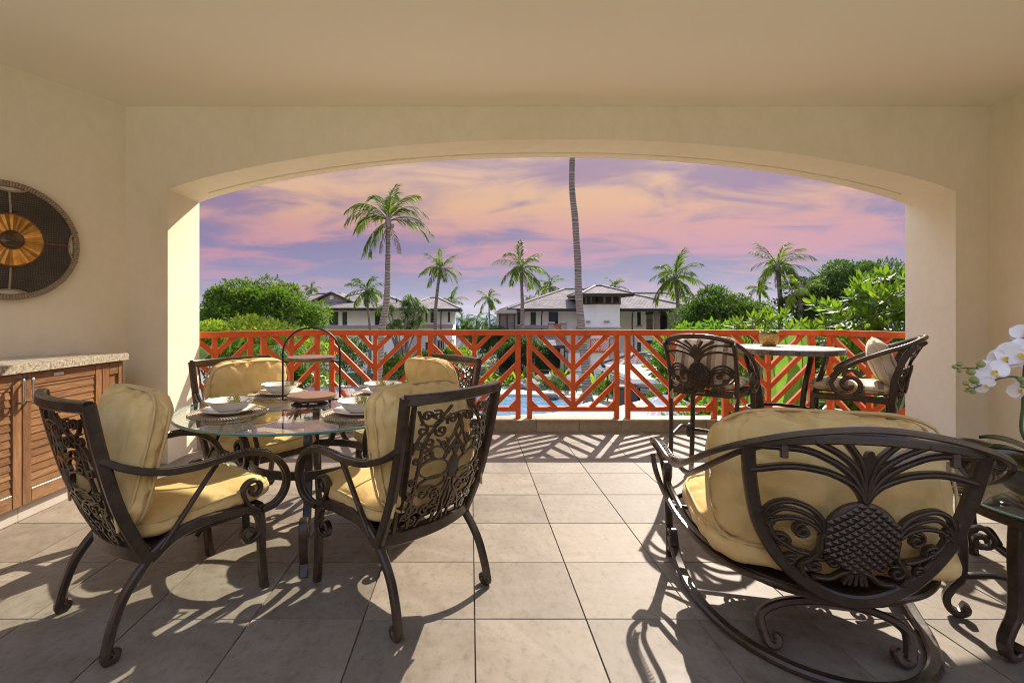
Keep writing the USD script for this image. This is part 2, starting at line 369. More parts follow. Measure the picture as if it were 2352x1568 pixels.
mat('granite', {"tc": ("geometry", {}), "v": ("voronoi_texture", {"scale": 95}), "n": ("noise_texture", {"scale": 55, "detail": 6, "roughness": .75}), "r": ("rgb_ramp", {"ramp": [(.33, (.06, .05, .04)), (.42, (.34, .27, .17)), (.55, (.60, .52, .38)), (.7, (.72, .66, .54))]}),
    "mx": ("mix", {"mix_type": "multiply", "fac": .35}), "vb": ("rgb_to_bw", {}), "p": ("principled_bsdf", {"roughness": .16})},
    [("tc.position", "v.vector"), ("tc.position", "n.vector"), ("n.fac", "r.fac"), ("r.color", "mx.color1"), ("v.color", "vb.color"), ("vb.val", "mx.color2"), ("mx.color", "p.base_color")])
pbr('steel', (.62, .60, .57), rough=.28, metal=1.0)
pbr('plinth_tile', (.50, .43, .34), (.56, .49, .39), 5, .5)
pbr('label_plate', (.62, .58, .52), rough=.5)
pbr('name_plate', (.55, .43, .25), (.60, .48, .30), 30, .35, .3)
mat('glass_top', {"tr": ("transparent_bsdf", {"color": (.945, .985, .975)}), "gl": ("glossy_bsdf", {"color": (.93, .98, 1), "roughness": .0}), "lw": ("layer_weight", {"blend": .5}), "pw": ("math", {"math_type": "power", "value2": 4.2}), "ma": ("math", {"math_type": "multiply_add", "value2": .95, "value3": .045}), "mx": ("mix_closure", {})},
    [("lw.facing", "pw.value1"), ("pw.value", "ma.value1"), ("ma.value", "mx.fac"), ("tr.BSDF", "mx.closure1"), ("gl.BSDF", "mx.closure2")], 'mx.closure')
mat('glass_edge', {"p": ("principled_bsdf", {"base_color": (.035, .23, .20), "roughness": .12, "transmission_weight": .25, "ior": 1.5})}, [])
pbr('ceramic', (.74, .69, .58), (.78, .73, .62), 4, .16, spec=.6)
pbr('ceramic_rim', (.16, .085, .03), (.28, .16, .06), 18, .25)
pbr('ceramic_leaf', (.10, .13, .02), (.26, .22, .03), 22, .22)
mat('woven', {"tc": ("texture_coordinate", {}), "w": ("wave_texture", {"wave_type": "rings", "rings_direction": "z", "scale": 34.0, "distortion": .6, "detail": 2}), "n": ("noise_texture", {"scale": 90, "detail": 4}),
    "r": ("rgb_ramp", {"ramp": [(.0, (.30, .20, .11)), (.6, (.58, .43, .26)), (1, (.68, .53, .34))]}), "mx": ("mix", {"mix_type": "multiply", "fac": .5}), "b": ("bump", {"strength": .8, "distance": .004}), "p": ("principled_bsdf", {"roughness": .8})},
    [("tc.object", "w.vector"), ("tc.object", "n.vector"), ("w.fac", "r.fac"), ("r.color", "mx.color1"), ("n.color", "mx.color2"), ("mx.color", "p.base_color"), ("w.fac", "b.height"), ("b.normal", "p.normal")])
# shield
mat('dark_weave', {"tc": ("texture_coordinate", {}), "c": ("checker_texture", {"scale": 95.0, "color1": (.022, .018, .012), "color2": (.085, .070, .045)}), "mp": ("mapping", {"rotation": (0, .78, 0)}), "n": ("noise_texture", {"scale": 7, "detail": 4}),
    "r": ("rgb_ramp", {"ramp": [(.3, (.5, .5, .5)), (.7, (1.4, 1.3, 1.1))]}), "mx": ("mix", {"mix_type": "multiply", "fac": 1.0}), "b": ("bump", {"strength": .5, "distance": .003}), "p": ("principled_bsdf", {"roughness": .42})},
    [("tc.object", "mp.vector"), ("mp.vector", "c.vector"), ("tc.object", "n.vector"), ("n.fac", "r.fac"), ("c.color", "mx.color1"), ("r.color", "mx.color2"), ("mx.color", "p.base_color"), ("c.fac", "b.height"), ("b.normal", "p.normal")])
pbr('rattan', (.42, .30, .16), (.62, .48, .30), 60, .6, isl=.35)
pbr('rattan_red', (.13, .045, .015), (.22, .08, .025), 40, .5)
pbr('copper_slip', (.50, .17, .018), (.72, .42, .09), 16, .28, .25, isl=.6, orand=True)
pbr('boss_shell', (.035, .028, .018), (.16, .10, .035), 12, .12, .3)
pbr('linen', (.74, .68, .52), (.78, .72, .56), 20, .8)
# planter, orchid, pot
pbr('pewter', (.10, .095, .09), (.16, .15, .14), 7, .34, .75, rvar=.08)
pbr('moss', (.10, .10, .015), (.26, .20, .04), 40, .95, bump=1.0, bscale=120, dist=.01)
pbr('petal', (.80, .79, .76), (.86, .85, .83), 20, .5, sheen=.1)
pbr('petal_yellow', (.72, .48, .05), (.80, .62, .15), 40, .5)
pbr('bud', (.16, .22, .04), (.28, .30, .08), 30, .4)
pbr('stem', (.035, .07, .018), (.06, .10, .03), 20, .45)
pbr('orchid_leaf', (.020, .045, .012), (.035, .07, .02), 12, .3)
mat('gold_hammered', {"tc": ("texture_coordinate", {}), "v": ("voronoi_texture", {"scale": 95.0, "feature": "f1"}), "b": ("bump", {"strength": 1.0, "distance": .006, "invert": True}), "p": ("principled_bsdf", {"base_color": (.58, .36, .12), "metallic": 1.0, "roughness": .24})},
    [("tc.object", "v.vector"), ("v.distance", "b.height"), ("b.normal", "p.normal")])
pbr('succulent', (.11, .20, .05), (.34, .36, .11), 18, .5)
pbr('soil', (.04, .03, .02), (.07, .05, .03), 40, .95)
pbr('mosaic_dark', (.06, .052, .042), (.16, .135, .105), 14, .3, isl=.5, orand=True)
pbr('mosaic_light', (.42, .40, .37), (.58, .56, .52), 10, .28, isl=.25)
pbr('mosaic_grout', (.36, .29, .19), rough=.85)
# outside
pbr('building_wall', (.80, .77, .72), (.84, .81, .76), .6, .85, bump=.15, bscale=20, dist=.01, world=True)
pbr('stone_trim', (.36, .29, .25), (.42, .35, .30), 3, .8, world=True)
pbr('dark_wood', (.045, .032, .024), (.08, .058, .042), 3, .7, world=True, stretch=(1, 1, 8))
pbr('shutter_brown', (.20, .16, .14), (.26, .21, .18), 3, .7, world=True)
pbr('window_frame', (.035, .03, .028), rough=.5)
mat('window_glass', {"p": ("principled_bsdf", {"base_color": (.02, .026, .03), "roughness": .04, "specular_ior_level": .7})}, [])
pbr('interior_dark', (.03, .028, .026), rough=.8)
pbr('curtain', (.50, .48, .45), rough=.9)
def roofmat(name, axis):
    mat(name, {"tc": ("geometry", {}), "br": ("brick_texture", {"scale": 1.0, "brick_width": .34, "row_height": .30, "mortar_size": .022, "color1": (.20, .172, .16), "color2": (.28, .245, .23), "mortar": (.07, .06, .055), "mortar_smooth": .2}), "sx": ("separate_xyz", {}), "cb": ("combine_xyz", {}),
        "n": ("noise_texture", {"scale": 1.1, "detail": 5}), "r": ("rgb_ramp", {"ramp": [(.3, (.8, .8, .8)), (.7, (1.25, 1.2, 1.2))]}), "mx": ("mix", {"mix_type": "multiply", "fac": 1.0}), "b": ("bump", {"strength": .5, "distance": .05}), "p": ("principled_bsdf", {"roughness": .9, "specular_ior_level": .08})},
        [("tc.position", "sx.vector"), ("sx." + axis, "cb.x"), ("sx." + ("y" if axis == "x" else "x"), "cb.y"), ("cb.vector", "br.vector"), ("tc.position", "n.vector"), ("n.fac", "r.fac"), ("br.color", "mx.color1"), ("r.color", "mx.color2"), ("mx.color", "p.base_color"), ("br.fac", "b.height"), ("b.normal", "p.normal")])
roofmat('roof_x', 'x'); roofmat('roof_y', 'y')
pbr('roof_cap', (.20, .165, .15), (.26, .21, .20), 3, .75, world=True)
pbr('gutter', (.05, .04, .035), rough=.5)
pbr('canvas', (.72, .68, .62), (.77, .73, .67), 2, .9, world=True)
pbr('umbrella_pole', (.06, .045, .03), rough=.5)
pbr('deck', (.50, .45, .38), (.60, .54, .46), 1.5, .8, bump=.2, bscale=8, dist=.02, world=True)
pbr('ground', (.06, .085, .025), (.12, .12, .05), .8, .95, bump=.5, bscale=5, dist=.05, world=True)
pbr('rock', (.10, .09, .08), (.24, .22, .20), 2, .85, bump=.6, bscale=6, dist=.05, world=True)
mat('pool_water', {"tc": ("geometry", {}), "n": ("noise_texture", {"scale": 1.7, "detail": 4, "roughness": .6, "distortion": .8}), "b": ("bump", {"strength": .8, "distance": .12}), "r": ("rgb_ramp", {"ramp": [(.35, (.06, .16, .26)), (.7, (.17, .31, .43))]}), "p": ("principled_bsdf", {"roughness": .06, "specular_ior_level": .6})},
    [("tc.position", "n.vector"), ("n.fac", "b.height"), ("n.fac", "r.fac"), ("r.color", "p.base_color"), ("b.normal", "p.normal")])
mat('sea_water', {"tc": ("geometry", {}), "n": ("noise_texture", {"scale": .05, "detail": 6, "roughness": .6}), "b": ("bump", {"strength": .25, "distance": 1.0}), "p": ("principled_bsdf", {"base_color": (.06, .11, .20), "roughness": .6, "specular_ior_level": .06})},
    [("tc.position", "n.vector"), ("n.fac", "b.height"), ("b.normal", "p.normal")])
pbr('island', (.06, .075, .075), (.09, .09, .085), .002, .95, world=True)
pbr('bark', (.20, .155, .125), (.33, .27, .22), 4, .9, bump=.5, bscale=14, dist=.03)
mat('palm_bark', {"tc": ("texture_coordinate", {}), "mp": ("mapping", {"scale": (.25, .25, 1)}), "w": ("wave_texture", {"bands_direction": "z", "scale": 1.9, "distortion": 7.0, "detail": 4, "detail_scale": 1.5}), "n": ("noise_texture", {"scale": 9, "detail": 5}),
    "r": ("rgb_ramp", {"ramp": [(.05, (.17, .125, .10)), (.5, (.27, .205, .165)), (1, (.36, .285, .235))]}), "mx": ("mix", {"mix_type": "multiply", "fac": .55}), "b": ("bump", {"strength": .7, "distance": .03}), "p": ("principled_bsdf", {"roughness": .9})},
    [("tc.object", "mp.vector"), ("mp.vector", "w.vector"), ("tc.object", "n.vector"), ("w.fac", "r.fac"), ("r.color", "mx.color1"), ("n.color", "mx.color2"), ("mx.color", "p.base_color"), ("w.fac", "b.height"), ("b.normal", "p.normal")])
def leafmat(name, a, b, tr, tw=.42, rough=.38, scale=.6, spec=.3):
    mat(name, {"g": ("geometry", {}), "n": ("noise_texture", {"scale": scale, "detail": 3}), "ad": ("math", {"math_type": "add"}), "hf": ("math", {"math_type": "multiply", "value2": .5}), "r": ("rgb_ramp", {"ramp": [(.25, a), (.75, b)]}),
        "tm": ("mix", {"mix_type": "multiply", "fac": 1.0, "color2": tr}), "p": ("principled_bsdf", {"roughness": rough, "specular_ior_level": spec}), "t": ("translucent_bsdf", {}), "mx": ("mix_closure", {"fac": tw})},
        [("g.position", "n.vector"), ("n.fac", "ad.value1"), ("g.random_per_island", "ad.value2"), ("ad.value", "hf.value1"), ("hf.value", "r.fac"), ("r.color", "p.base_color"), ("r.color", "tm.color1"), ("tm.color", "t.color"), ("p.BSDF", "mx.closure1"), ("t.BSDF", "mx.closure2")], 'mx.closure')
leafmat('leaf_glossy', (.10, .17, .014), (.38, .41, .04), (1.6, 1.6, .7), .46, .42, 1.2, .3)
leafmat('leaf_broad', (.075, .15, .014), (.20, .29, .03), (1.8, 1.9, .7), .46, .45, .6, .3)
leafmat('leaf_mid', (.06, .115, .014), (.27, .31, .028), (1.8, 1.8, .7), .46, .6, .6, .2)
leafmat('leaf_dark', (.04, .08, .020), (.11, .15, .03), (1.8, 1.8, .7), .40, .6, .6, .2)
leafmat('leaf_shade', (.045, .09, .014), (.14, .19, .025), (1.8, 1.8, .7), .42, .6, .6, .2)
pbr('dead_frond', (.16, .10, .05), (.26, .18, .10), 6, .9)
leafmat('leaf_yellow', (.20, .26, .02), (.40, .41, .03), (1.5, 1.6, .7), .45, .5, .6, .25)
leafmat('frond', (.075, .13, .012), (.22, .26, .022), (1.8, 1.7, .7), .42, .6, .6, .15)
leafmat('banana', (.13, .23, .04), (.23, .34, .08), (1.4, 1.4, .9), .45, .42, 3.0, .3)
mat('haze', {"v": ("principled_volume", {"color": (.80, .80, .90), "density": 2.4e-5, "anisotropy": .3})}, [], None, 'v.volume')
# ------------------------------------------------------------------ the terrace: floor, walls, ceiling, kerb
XL, XR, YW, YB = -2.895, 4.358, 4.04, 4.51        # left and right corners, front and back face of the arch wall
ZC = 3.0
def wall_x(y): return XL - 0.55 * (YW - y)          # the left wall runs off at an angle
RAILP = [(-2.78, 4.46), (-1.607, 5.30), (3.875, 5.30), (4.21, 4.46)]
terrace = Polygon([(wall_x(-1.2), -1.2), (XR, -1.2), (XR, YB), (4.25, YB), (4.02, 5.17), (3.79, 5.17), (-1.56, 5.17), (-2.62, YB), (XL, YB), (XL, YW)])
terrace = Polygon([(wall_x(-1.2), -1.2), (XR, -1.2), (XR, YB), (4.12, YB), (3.79, 5.17), (-1.56, 5.17), (-2.60, YB), (XL, YB), (XL, YW)])
slab = unary_union([terrace.buffer(0.02), LineString(RAILP).buffer(0.16, cap_style=2, join_style=2)])
floor_ = struct('floor', MB().prism(slab, -0.36, -0.010), 'grout')
TP = 0.457
rng = np.random.default_rng(5)
for i in range(-14, 12):
    for j in range(-7, 9):
        x0, y0 = 0.018 + i * TP, 2.429 + j * TP
        if y0 < 0.55: continue
        g = sbox(x0 + .0014, y0 + .0014, x0 + TP - .0014, y0 + TP - .0014).intersection(terrace)
        if g.is_empty or g.area < .004: continue
        if abs(x0 + TP / 2) > 1.15 * (y0 + TP) + .5: continue
        dz = rng.uniform(-.0008, .0008)
        c = np.array(g.centroid.coords[0])
        def bev(v, dz=dz, c=c):
            v = v.copy(); t = v[:, 2] > -.001
            v[t, :2] = c + (v[t, :2] - c) * .992; v[:, 2] += dz; return v
        part(floor_, 'tile', MB().prism(g, -.009, 0.0, bev), 'travertine')

arc = []
x0, x1, zs0, zs1, za = -2.54, 4.078, 2.302, 2.288, 2.723
for t in np.linspace(0, 1, 41):
    s = 2 * t - 1
    zsp = zs0 + (zs1 - zs0) * t
    arc.append((x0 + (x1 - x0) * t, zsp + (za - zsp) * math.sqrt(max(0, 1 - abs(s) ** 2.15)) ** 1.75))
opening = Polygon([(x0, -1), *arc, (x1, -1)])
wallpoly = sbox(XL - .4, -.4, XR + .5, ZC + .3).difference(opening)
aw = struct('arch_wall', MB().plate(wallpoly, YW, YB), 'plaster')
# a small drip groove along the outer edge of the soffit is a thin raised bead
bead = [(x, YB - .13, z - .004) for x, z in arc[1:-1]]
part(aw, 'drip_bead', MB().strap(bead, .022, .012, cham=.2), 'plaster')
wl = Polygon([(XL, YW), (wall_x(.8), .8), (wall_x(.8) - .2, .8), (XL - .38, YW)])
struct('wall_left', MB().prism(wl, -.02, ZC + .25), 'plaster')
struct('wall_right', MB().box((XR, .8, -.02), (XR + .2, YW, ZC + .25)), 'plaster')
struct('ceiling', MB().prism(Polygon([(wall_x(1.5) - .2, 1.5), (XR + .2, 1.5), (XR + .2, YW - .002), (XL - .3, YW - .002)]), ZC, ZC + .22), 'ceiling_paint')

struct('rear_terrace', MB().box((-9, -12, -.36), (8, -1.23, -.004)), 'deck')  # unseen pale paving added behind the camera to bounce sunlight into the room
# kerb of stone pieces, one by one
kerb = tag(UsdGeom.Xform.Define(stage, '/World/kerb'), kind='structure')
KW, KH = .26, .117
done = Polygon()
for si, (a, b) in enumerate([(1, 2), (0, 1), (2, 3)]):
    A, B = np.array(RAILP[a]), np.array(RAILP[b]); L = np.linalg.norm(B - A); d = (B - A) / L; nn = np.array([-d[1], d[0]])
    n0 = 0
    s = -.14 if si == 0 else (.0 if a == 0 else -.14)
    off = -.28 if si == 0 else 0
    s += off
    while s < L + .1:
        e = s + TP
        q = Polygon([A + d * (s + .002) - nn * KW / 2, A + d * (e - .002) - nn * KW / 2, A + d * (e - .002) + nn * KW / 2, A + d * (s + .002) + nn * KW / 2])
        lim = Polygon([A - d * .14 - nn, B + d * .14 - nn, B + d * .14 + nn, A - d * .14 + nn]) if si == 0 else Polygon([A - nn - d, B - nn + d * .3, B + nn + d * .3, A + nn - d])
        q = q.intersection(lim).difference(done.buffer(.002))
        s = e
        for g in getattr(q, 'geoms', [q]):
            if g.is_empty or g.geom_type != 'Polygon' or g.area < .002: continue
            part(kerb, 'kerb_stone', MB().prism(g, -.008, KH - .022), 'curb_stone')
            part(kerb, 'kerb_cap', MB().prism(g.buffer(.004, join_style=2), KH - .0205, KH), 'curb_stone')
            done = done.union(g)

# ------------------------------------------------------------------ railing
rail = thing('railing', 'orange-red painted timber railing with chevron slats along the terrace edge', 'railing')
def seg_fn(A, B):
    A, B = np.array(A), np.array(B); d = (B - A) / np.linalg.norm(B - A); n = np.array([-d[1], d[0]])
    return lambda v: np.column_stack([A[0] + d[0] * v[:, 0] + n[0] * v[:, 1], A[1] + d[1] * v[:, 0] + n[1] * v[:, 1], v[:, 2]])
ZT0, ZT1, ZB0, ZB1 = 1.026, 1.088, .193, .243
PW = .0535
def rail_panel(fn, s0, s1, spacing=.2):
    """one panel from post outer edge s0 to post outer edge s1"""
    for p in (s0, s1 - PW):
        part(rail, 'post', MB().box((p, -PW / 2, KH), (p + PW, PW / 2, ZT0 + .002), .004).map(fn), 'rail_paint')
    a, b = s0 + PW, s1 - PW; mid = (a + b) / 2; sw = .047
    part(rail, 'bottom_rail', MB().box((a - .002, -.024, ZB0), (b + .002, .024, ZB1), .003).map(fn), 'rail_paint')
    part(rail, 'stile', MB().box((mid - sw / 2, -.021, ZB1 - .002), (mid + sw / 2, .021, ZT0 + .002), .003).map(fn), 'rail_paint')
    hw = mid - sw / 2 - a
    clear = sbox(a - .001, ZB1 - .001, mid - sw / 2 + .001, ZT0 + .001)
    k = 0
    for z0 in np.arange(ZT0 - .165, ZB1 - hw - .2, -.2065):
        ln = LineString([(mid - 3, z0 + 3), (mid + 3, z0 - 3)]).buffer(.0235, cap_style=2)
        g = ln.intersection(clear)
        if g.is_empty or g.area < 2e-4: continue
        part(rail, 'slat', MB().plate(g, -.018, .018).map(fn), 'rail_paint')
        g2 = affinity.scale(g, -1, 1, origin=(mid, 0))
        part(rail, 'slat', MB().plate(g2, -.018, .018).map(fn), 'rail_paint')
fC = seg_fn(RAILP[1], RAILP[2]); LC = RAILP[2][0] - RAILP[1][0]
ppos = [(762.5, 963), (989, 1190), (1216, 1416), (1441.5, 1640), (1665, 1863)]
for u0, u1 in ppos:
    s0 = (u0 - 1080) / F * 5.3 - RAILP[1][0]; s1 = (u1 - 1080) / F * 5.3 - RAILP[1][0]
    rail_panel(fC, s0 - PW / 2, s1 + PW / 2)
fL = seg_fn(RAILP[0], RAILP[1]); LL = math.dist(RAILP[0], RAILP[1])
rail_panel(fL, LL - .055 - .60, LL - .055); rail_panel(fL, .02, LL - .055 - .60 - .075)
fR = seg_fn(RAILP[2], RAILP[3]); LR = math.dist(RAILP[2], RAILP[3])
rail_panel(fR, .06, .86)
def rail_top(poly):
    P = np.array(poly); g = LineString(P).buffer(.034, cap_style=2, join_style=2)
    m = MB().prism(g, ZT0, ZT1 - .006).prism(LineString(P).buffer(.029, cap_style=2, join_style=2), ZT1 - .0062, ZT1)
    return m
part(rail, 'top_rail', rail_top(RAILP), 'rail_paint')

# ------------------------------------------------------------------ sideboard on the left
CX = -2.70
cab = thing('sideboard', 'built-in teak sideboard with louvred doors and speckled granite top along the left wall', 'sideboard')
body = Polygon([(CX - .022, .9), (CX - .022, 3.742), (wall_x(3.742) - .05, 3.742), (wall_x(.9) - .05, .9)])
part(cab, 'carcass', MB().prism(body, .09, .898), 'teak_v')
part(cab, 'plinth', MB().prism(Polygon([(CX - .045, .9), (CX - .045, 3.735), (wall_x(3.735), 3.735), (wall_x(.9), .9)]), 0.002, .0895), 'plinth_tile')
part(cab, 'plinth_face', MB().box((CX - .044, 2.905, .002), (CX - .030, 3.735, .0885)), 'plinth_tile')
part(cab, 'plinth_face', MB().box((CX - .044, 2.20, .002), (CX - .030, 2.902, .0885)), 'plinth_tile')
ct = Polygon([(CX + .028, .9), (CX + .028, 3.765), (wall_x(3.765) + .01, 3.765), (wall_x(.9) + .01, .9)])
part(cab, 'granite_top', MB().prism(ct, .90, .946).prism(ct.buffer(-.004), .9458, .952), 'granite')
def door(y0, y1, handle_at, first):
    dr = part(cab, 'door', MB().box((CX - .020, y0 + .06, .16), (CX - .014, y1 - .06, .84)), 'teak_v')
    z0, z1 = .098, .892
    for a, b in ((y0 + .002, y0 + .062), (y1 - .062, y1 - .002)):
        part(dr, 'door_stile', MB().box((CX - .022, a, z0), (CX, b, z1), .003), 'teak_v')
    part(dr, 'top_frame', MB().box((CX - .022, y0 + .063, z1 - .075), (CX - .001, y1 - .063, z1), .003), 'teak_h')
    part(dr, 'bottom_frame', MB().box((CX - .022, y0 + .063, z0), (CX - .001, y1 - .063, z0 + .085), .003), 'teak_h')
    zz = np.arange(z0 + .087, z1 - .08, .0472)
    for z in zz:
        pr = Polygon([(CX - .019, z), (CX - .005, z), (CX - .0095, z + .0462), (CX - .019, z + .0462)])
        part(dr, 'louvre', MB().prism(pr, y0 + .063, y1 - .063, lambda v: np.column_stack([v[:, 0], v[:, 2], v[:, 1]])), 'teak_h')
    if handle_at:
        h = spl([(CX - .004, handle_at, .862), (CX + .028, handle_at, .862), (CX + .038, handle_at, .85), (CX + .038, handle_at, .80), (CX + .038, handle_at, .735), (CX + .028, handle_at, .722), (CX - .004, handle_at, .722)], 5)
        part(dr, 'handle', MB().tube(h, .0075, 8), 'steel', True)
    return dr
door(2.27, 2.90, 2.87, True); d2 = door(2.90, 3.53, 2.932, True); door(1.62, 2.27, None, False)
part(cab, 'label_plate', MB().box((CX - .001, 3.12, .853), (CX + .001, 3.195, .872)), 'label_plate')
pn = part(cab, 'end_panel', MB().box((CX - .020, 3.58, .12), (CX - .012, 3.71, .86)), 'teak_v')
for a, b in ((3.532, 3.60), (3.692, 3.742)): part(pn, 'panel_stile', MB().box((CX - .022, a, .098), (CX, b, .892), .003), 'teak_v')
for a, b in ((.098, .18), (.80, .892)): part(pn, 'panel_frame', MB().box((CX - .022, 3.601, a), (CX - .001, 3.691, b), .003), 'teak_h')

# ------------------------------------------------------------------ woven shield on the left wall
wang = math.atan2(1, .55)                                  # direction of the wall seen from above
sc = np.array([wall_x(3.38), 3.38, 1.768])
sh = thing('wall_shield', 'round woven dark shield with rattan rim and orange sunburst hung on the left wall', 'wall decor', sc, wang)
# local frame: x along the wall towards the back, z up, -y out of the wall into the room
R = .41
disc = Point(0, 0).buffer(R - .02, 48)
holes = unary_union([affinity.translate(affinity.scale(Point(0, 0).buffer(1, 24), .062, .115), R - .002, 0), affinity.translate(affinity.scale(Point(0, 0).buffer(1, 24), .062, .115), -R + .002, 0),
                     affinity.translate(affinity.scale(Point(0, 0).buffer(1, 24), .115, .05), 0, R - .012), affinity.translate(affinity.scale(Point(0, 0).buffer(1, 24), .115, .05), 0, -R + .012)])
def dome_y(v):                                            # the shield bulges into the room
    v = v.copy(); r = np.hypot(v[:, 0], v[:, 2]); v[:, 1] -= .045 * (1 - np.clip(r / R, 0, 1) ** 2) + .03; return v
def disc_mesh(poly, th=.012):
    m = MB()
    gx = np.arange(-R, R, .05)
    for x in gx:
        for z in gx:
            g = sbox(x, z, x + .05, z + .05).intersection(poly)
            if not g.is_empty: m.plate(g, 0, th)
    return m.map(dome_y)
for qx, qz in ((1, 1), (-1, 1), (-1, -1), (1, -1)):
    quad = sbox(*(sorted((.006 * qx, R * qx))[0], sorted((.006 * qz, R * qz))[0], sorted((.006 * qx, R * qx))[1], sorted((.006 * qz, R * qz))[1]))
    part(sh, 'woven_panel', disc_mesh(disc.difference(holes).difference(Point(0, 0).buffer(.18)).intersection(quad)), 'dark_weave')
for g in disc.intersection(holes).geoms: part(sh, 'linen_backing', disc_mesh(g, .004).map(lambda v: v + [0, .010, 0]), 'linen')
rm = MB()
for k in range(150):
    a = k * 2 * PI / 150; c, s = math.cos(a), math.sin(a)
    p = np.array([c * (R - .014), -.032, s * (R - .014)])
    o = np.array([c, 0, s]); ring = [p + .017 * (math.cos(t) * o + math.sin(t) * np.array([0, 1, 0])) for t in np.linspace(0, 2 * PI, 9)[:-1]]
    rm.tube(np.array(ring), .0072, 5, closed=True)
rm.tube([(math.cos(t) * (R - .014), -.032, math.sin(t) * (R - .014)) for t in np.linspace(0, 2 * PI, 64, endpoint=False)], .016, 8, closed=True)
part(sh, 'rattan_rim', rm, 'rattan', True)
def bound(path, mat_='rattan', r=.007):
    P = spl([(x, 0, z) for x, z in path], 6); P = dome_y(P); P[:, 1] -= .004
    return part(sh, 'binding', MB().tube(P, r * (1 + .12 * np.sin(np.arange(len(P)) * 2.4)), 7), mat_, True)
bound([(.19, 0), (.27, 0), (R - .062, 0)], 'rattan_red'); bound([(-.19, 0), (-.27, 0), (-R + .062, 0)], 'rattan_red'); bound([(0, .19), (0, .28), (0, R - .062)]); bound([(0, -.19), (0, -.28), (0, -R + .062)])
t = np.linspace(0, PI, 12)
for sx in (1, -1):
    bound([(sx * (R - .006 - .06 * math.sin(q)), .115 * math.cos(q)) for q in t]); bound([(.115 * math.cos(q), sx * (R - .016 - .05 * math.sin(q))) for q in t])
for k in range(46):
    a0, a1 = k * 2 * PI / 46, (k + .93) * 2 * PI / 46
    r0, r1 = .068, .176
    q = Polygon([(r0 * math.cos(a0), r0 * math.sin(a0)), (r1 * math.cos(a0), r1 * math.sin(a0)), (r1 * math.cos(a1), r1 * math.sin(a1)), (r0 * math.cos(a1), r0 * math.sin(a1))])
    part(sh, 'sunburst_slip', MB().plate(q, -.012 - rng.uniform(0, .006), .004).map(dome_y), 'copper_slip')
part(sh, 'sunburst_ring', MB().tube(dome_y(np.array([(.179 * math.cos(q), -.006, .179 * math.sin(q)) for q in np.linspace(0, 2 * PI, 60, endpoint=False)])), .009, 7, closed=True), 'rattan_red', True)
bs = trimesh.creation.icosphere(3); part(sh, 'boss', MB().add(bs.vertices * [.066, .035, .055] + [0, -.085, 0], bs.faces), 'boss_shell', True)
part(sh, 'boss_ring', MB().tube(dome_y(np.array([(.068 * math.cos(q), -.012, .058 * math.sin(q)) for q in np.linspace(0, 2 * PI, 40, endpoint=False)])), .006, 6, closed=True), 'rattan_red', True)

# ------------------------------------------------------------------ dining chairs
def lines_union(lines, w, extra=()):
    return unary_union([LineString(l).buffer(w if np.ndim(w) == 0 else w, quad_segs=3) for l in lines] + list(extra)).simplify(.0004)
def mirror(lines): return lines + [np.array(l) * [-1, 1] for l in lines]

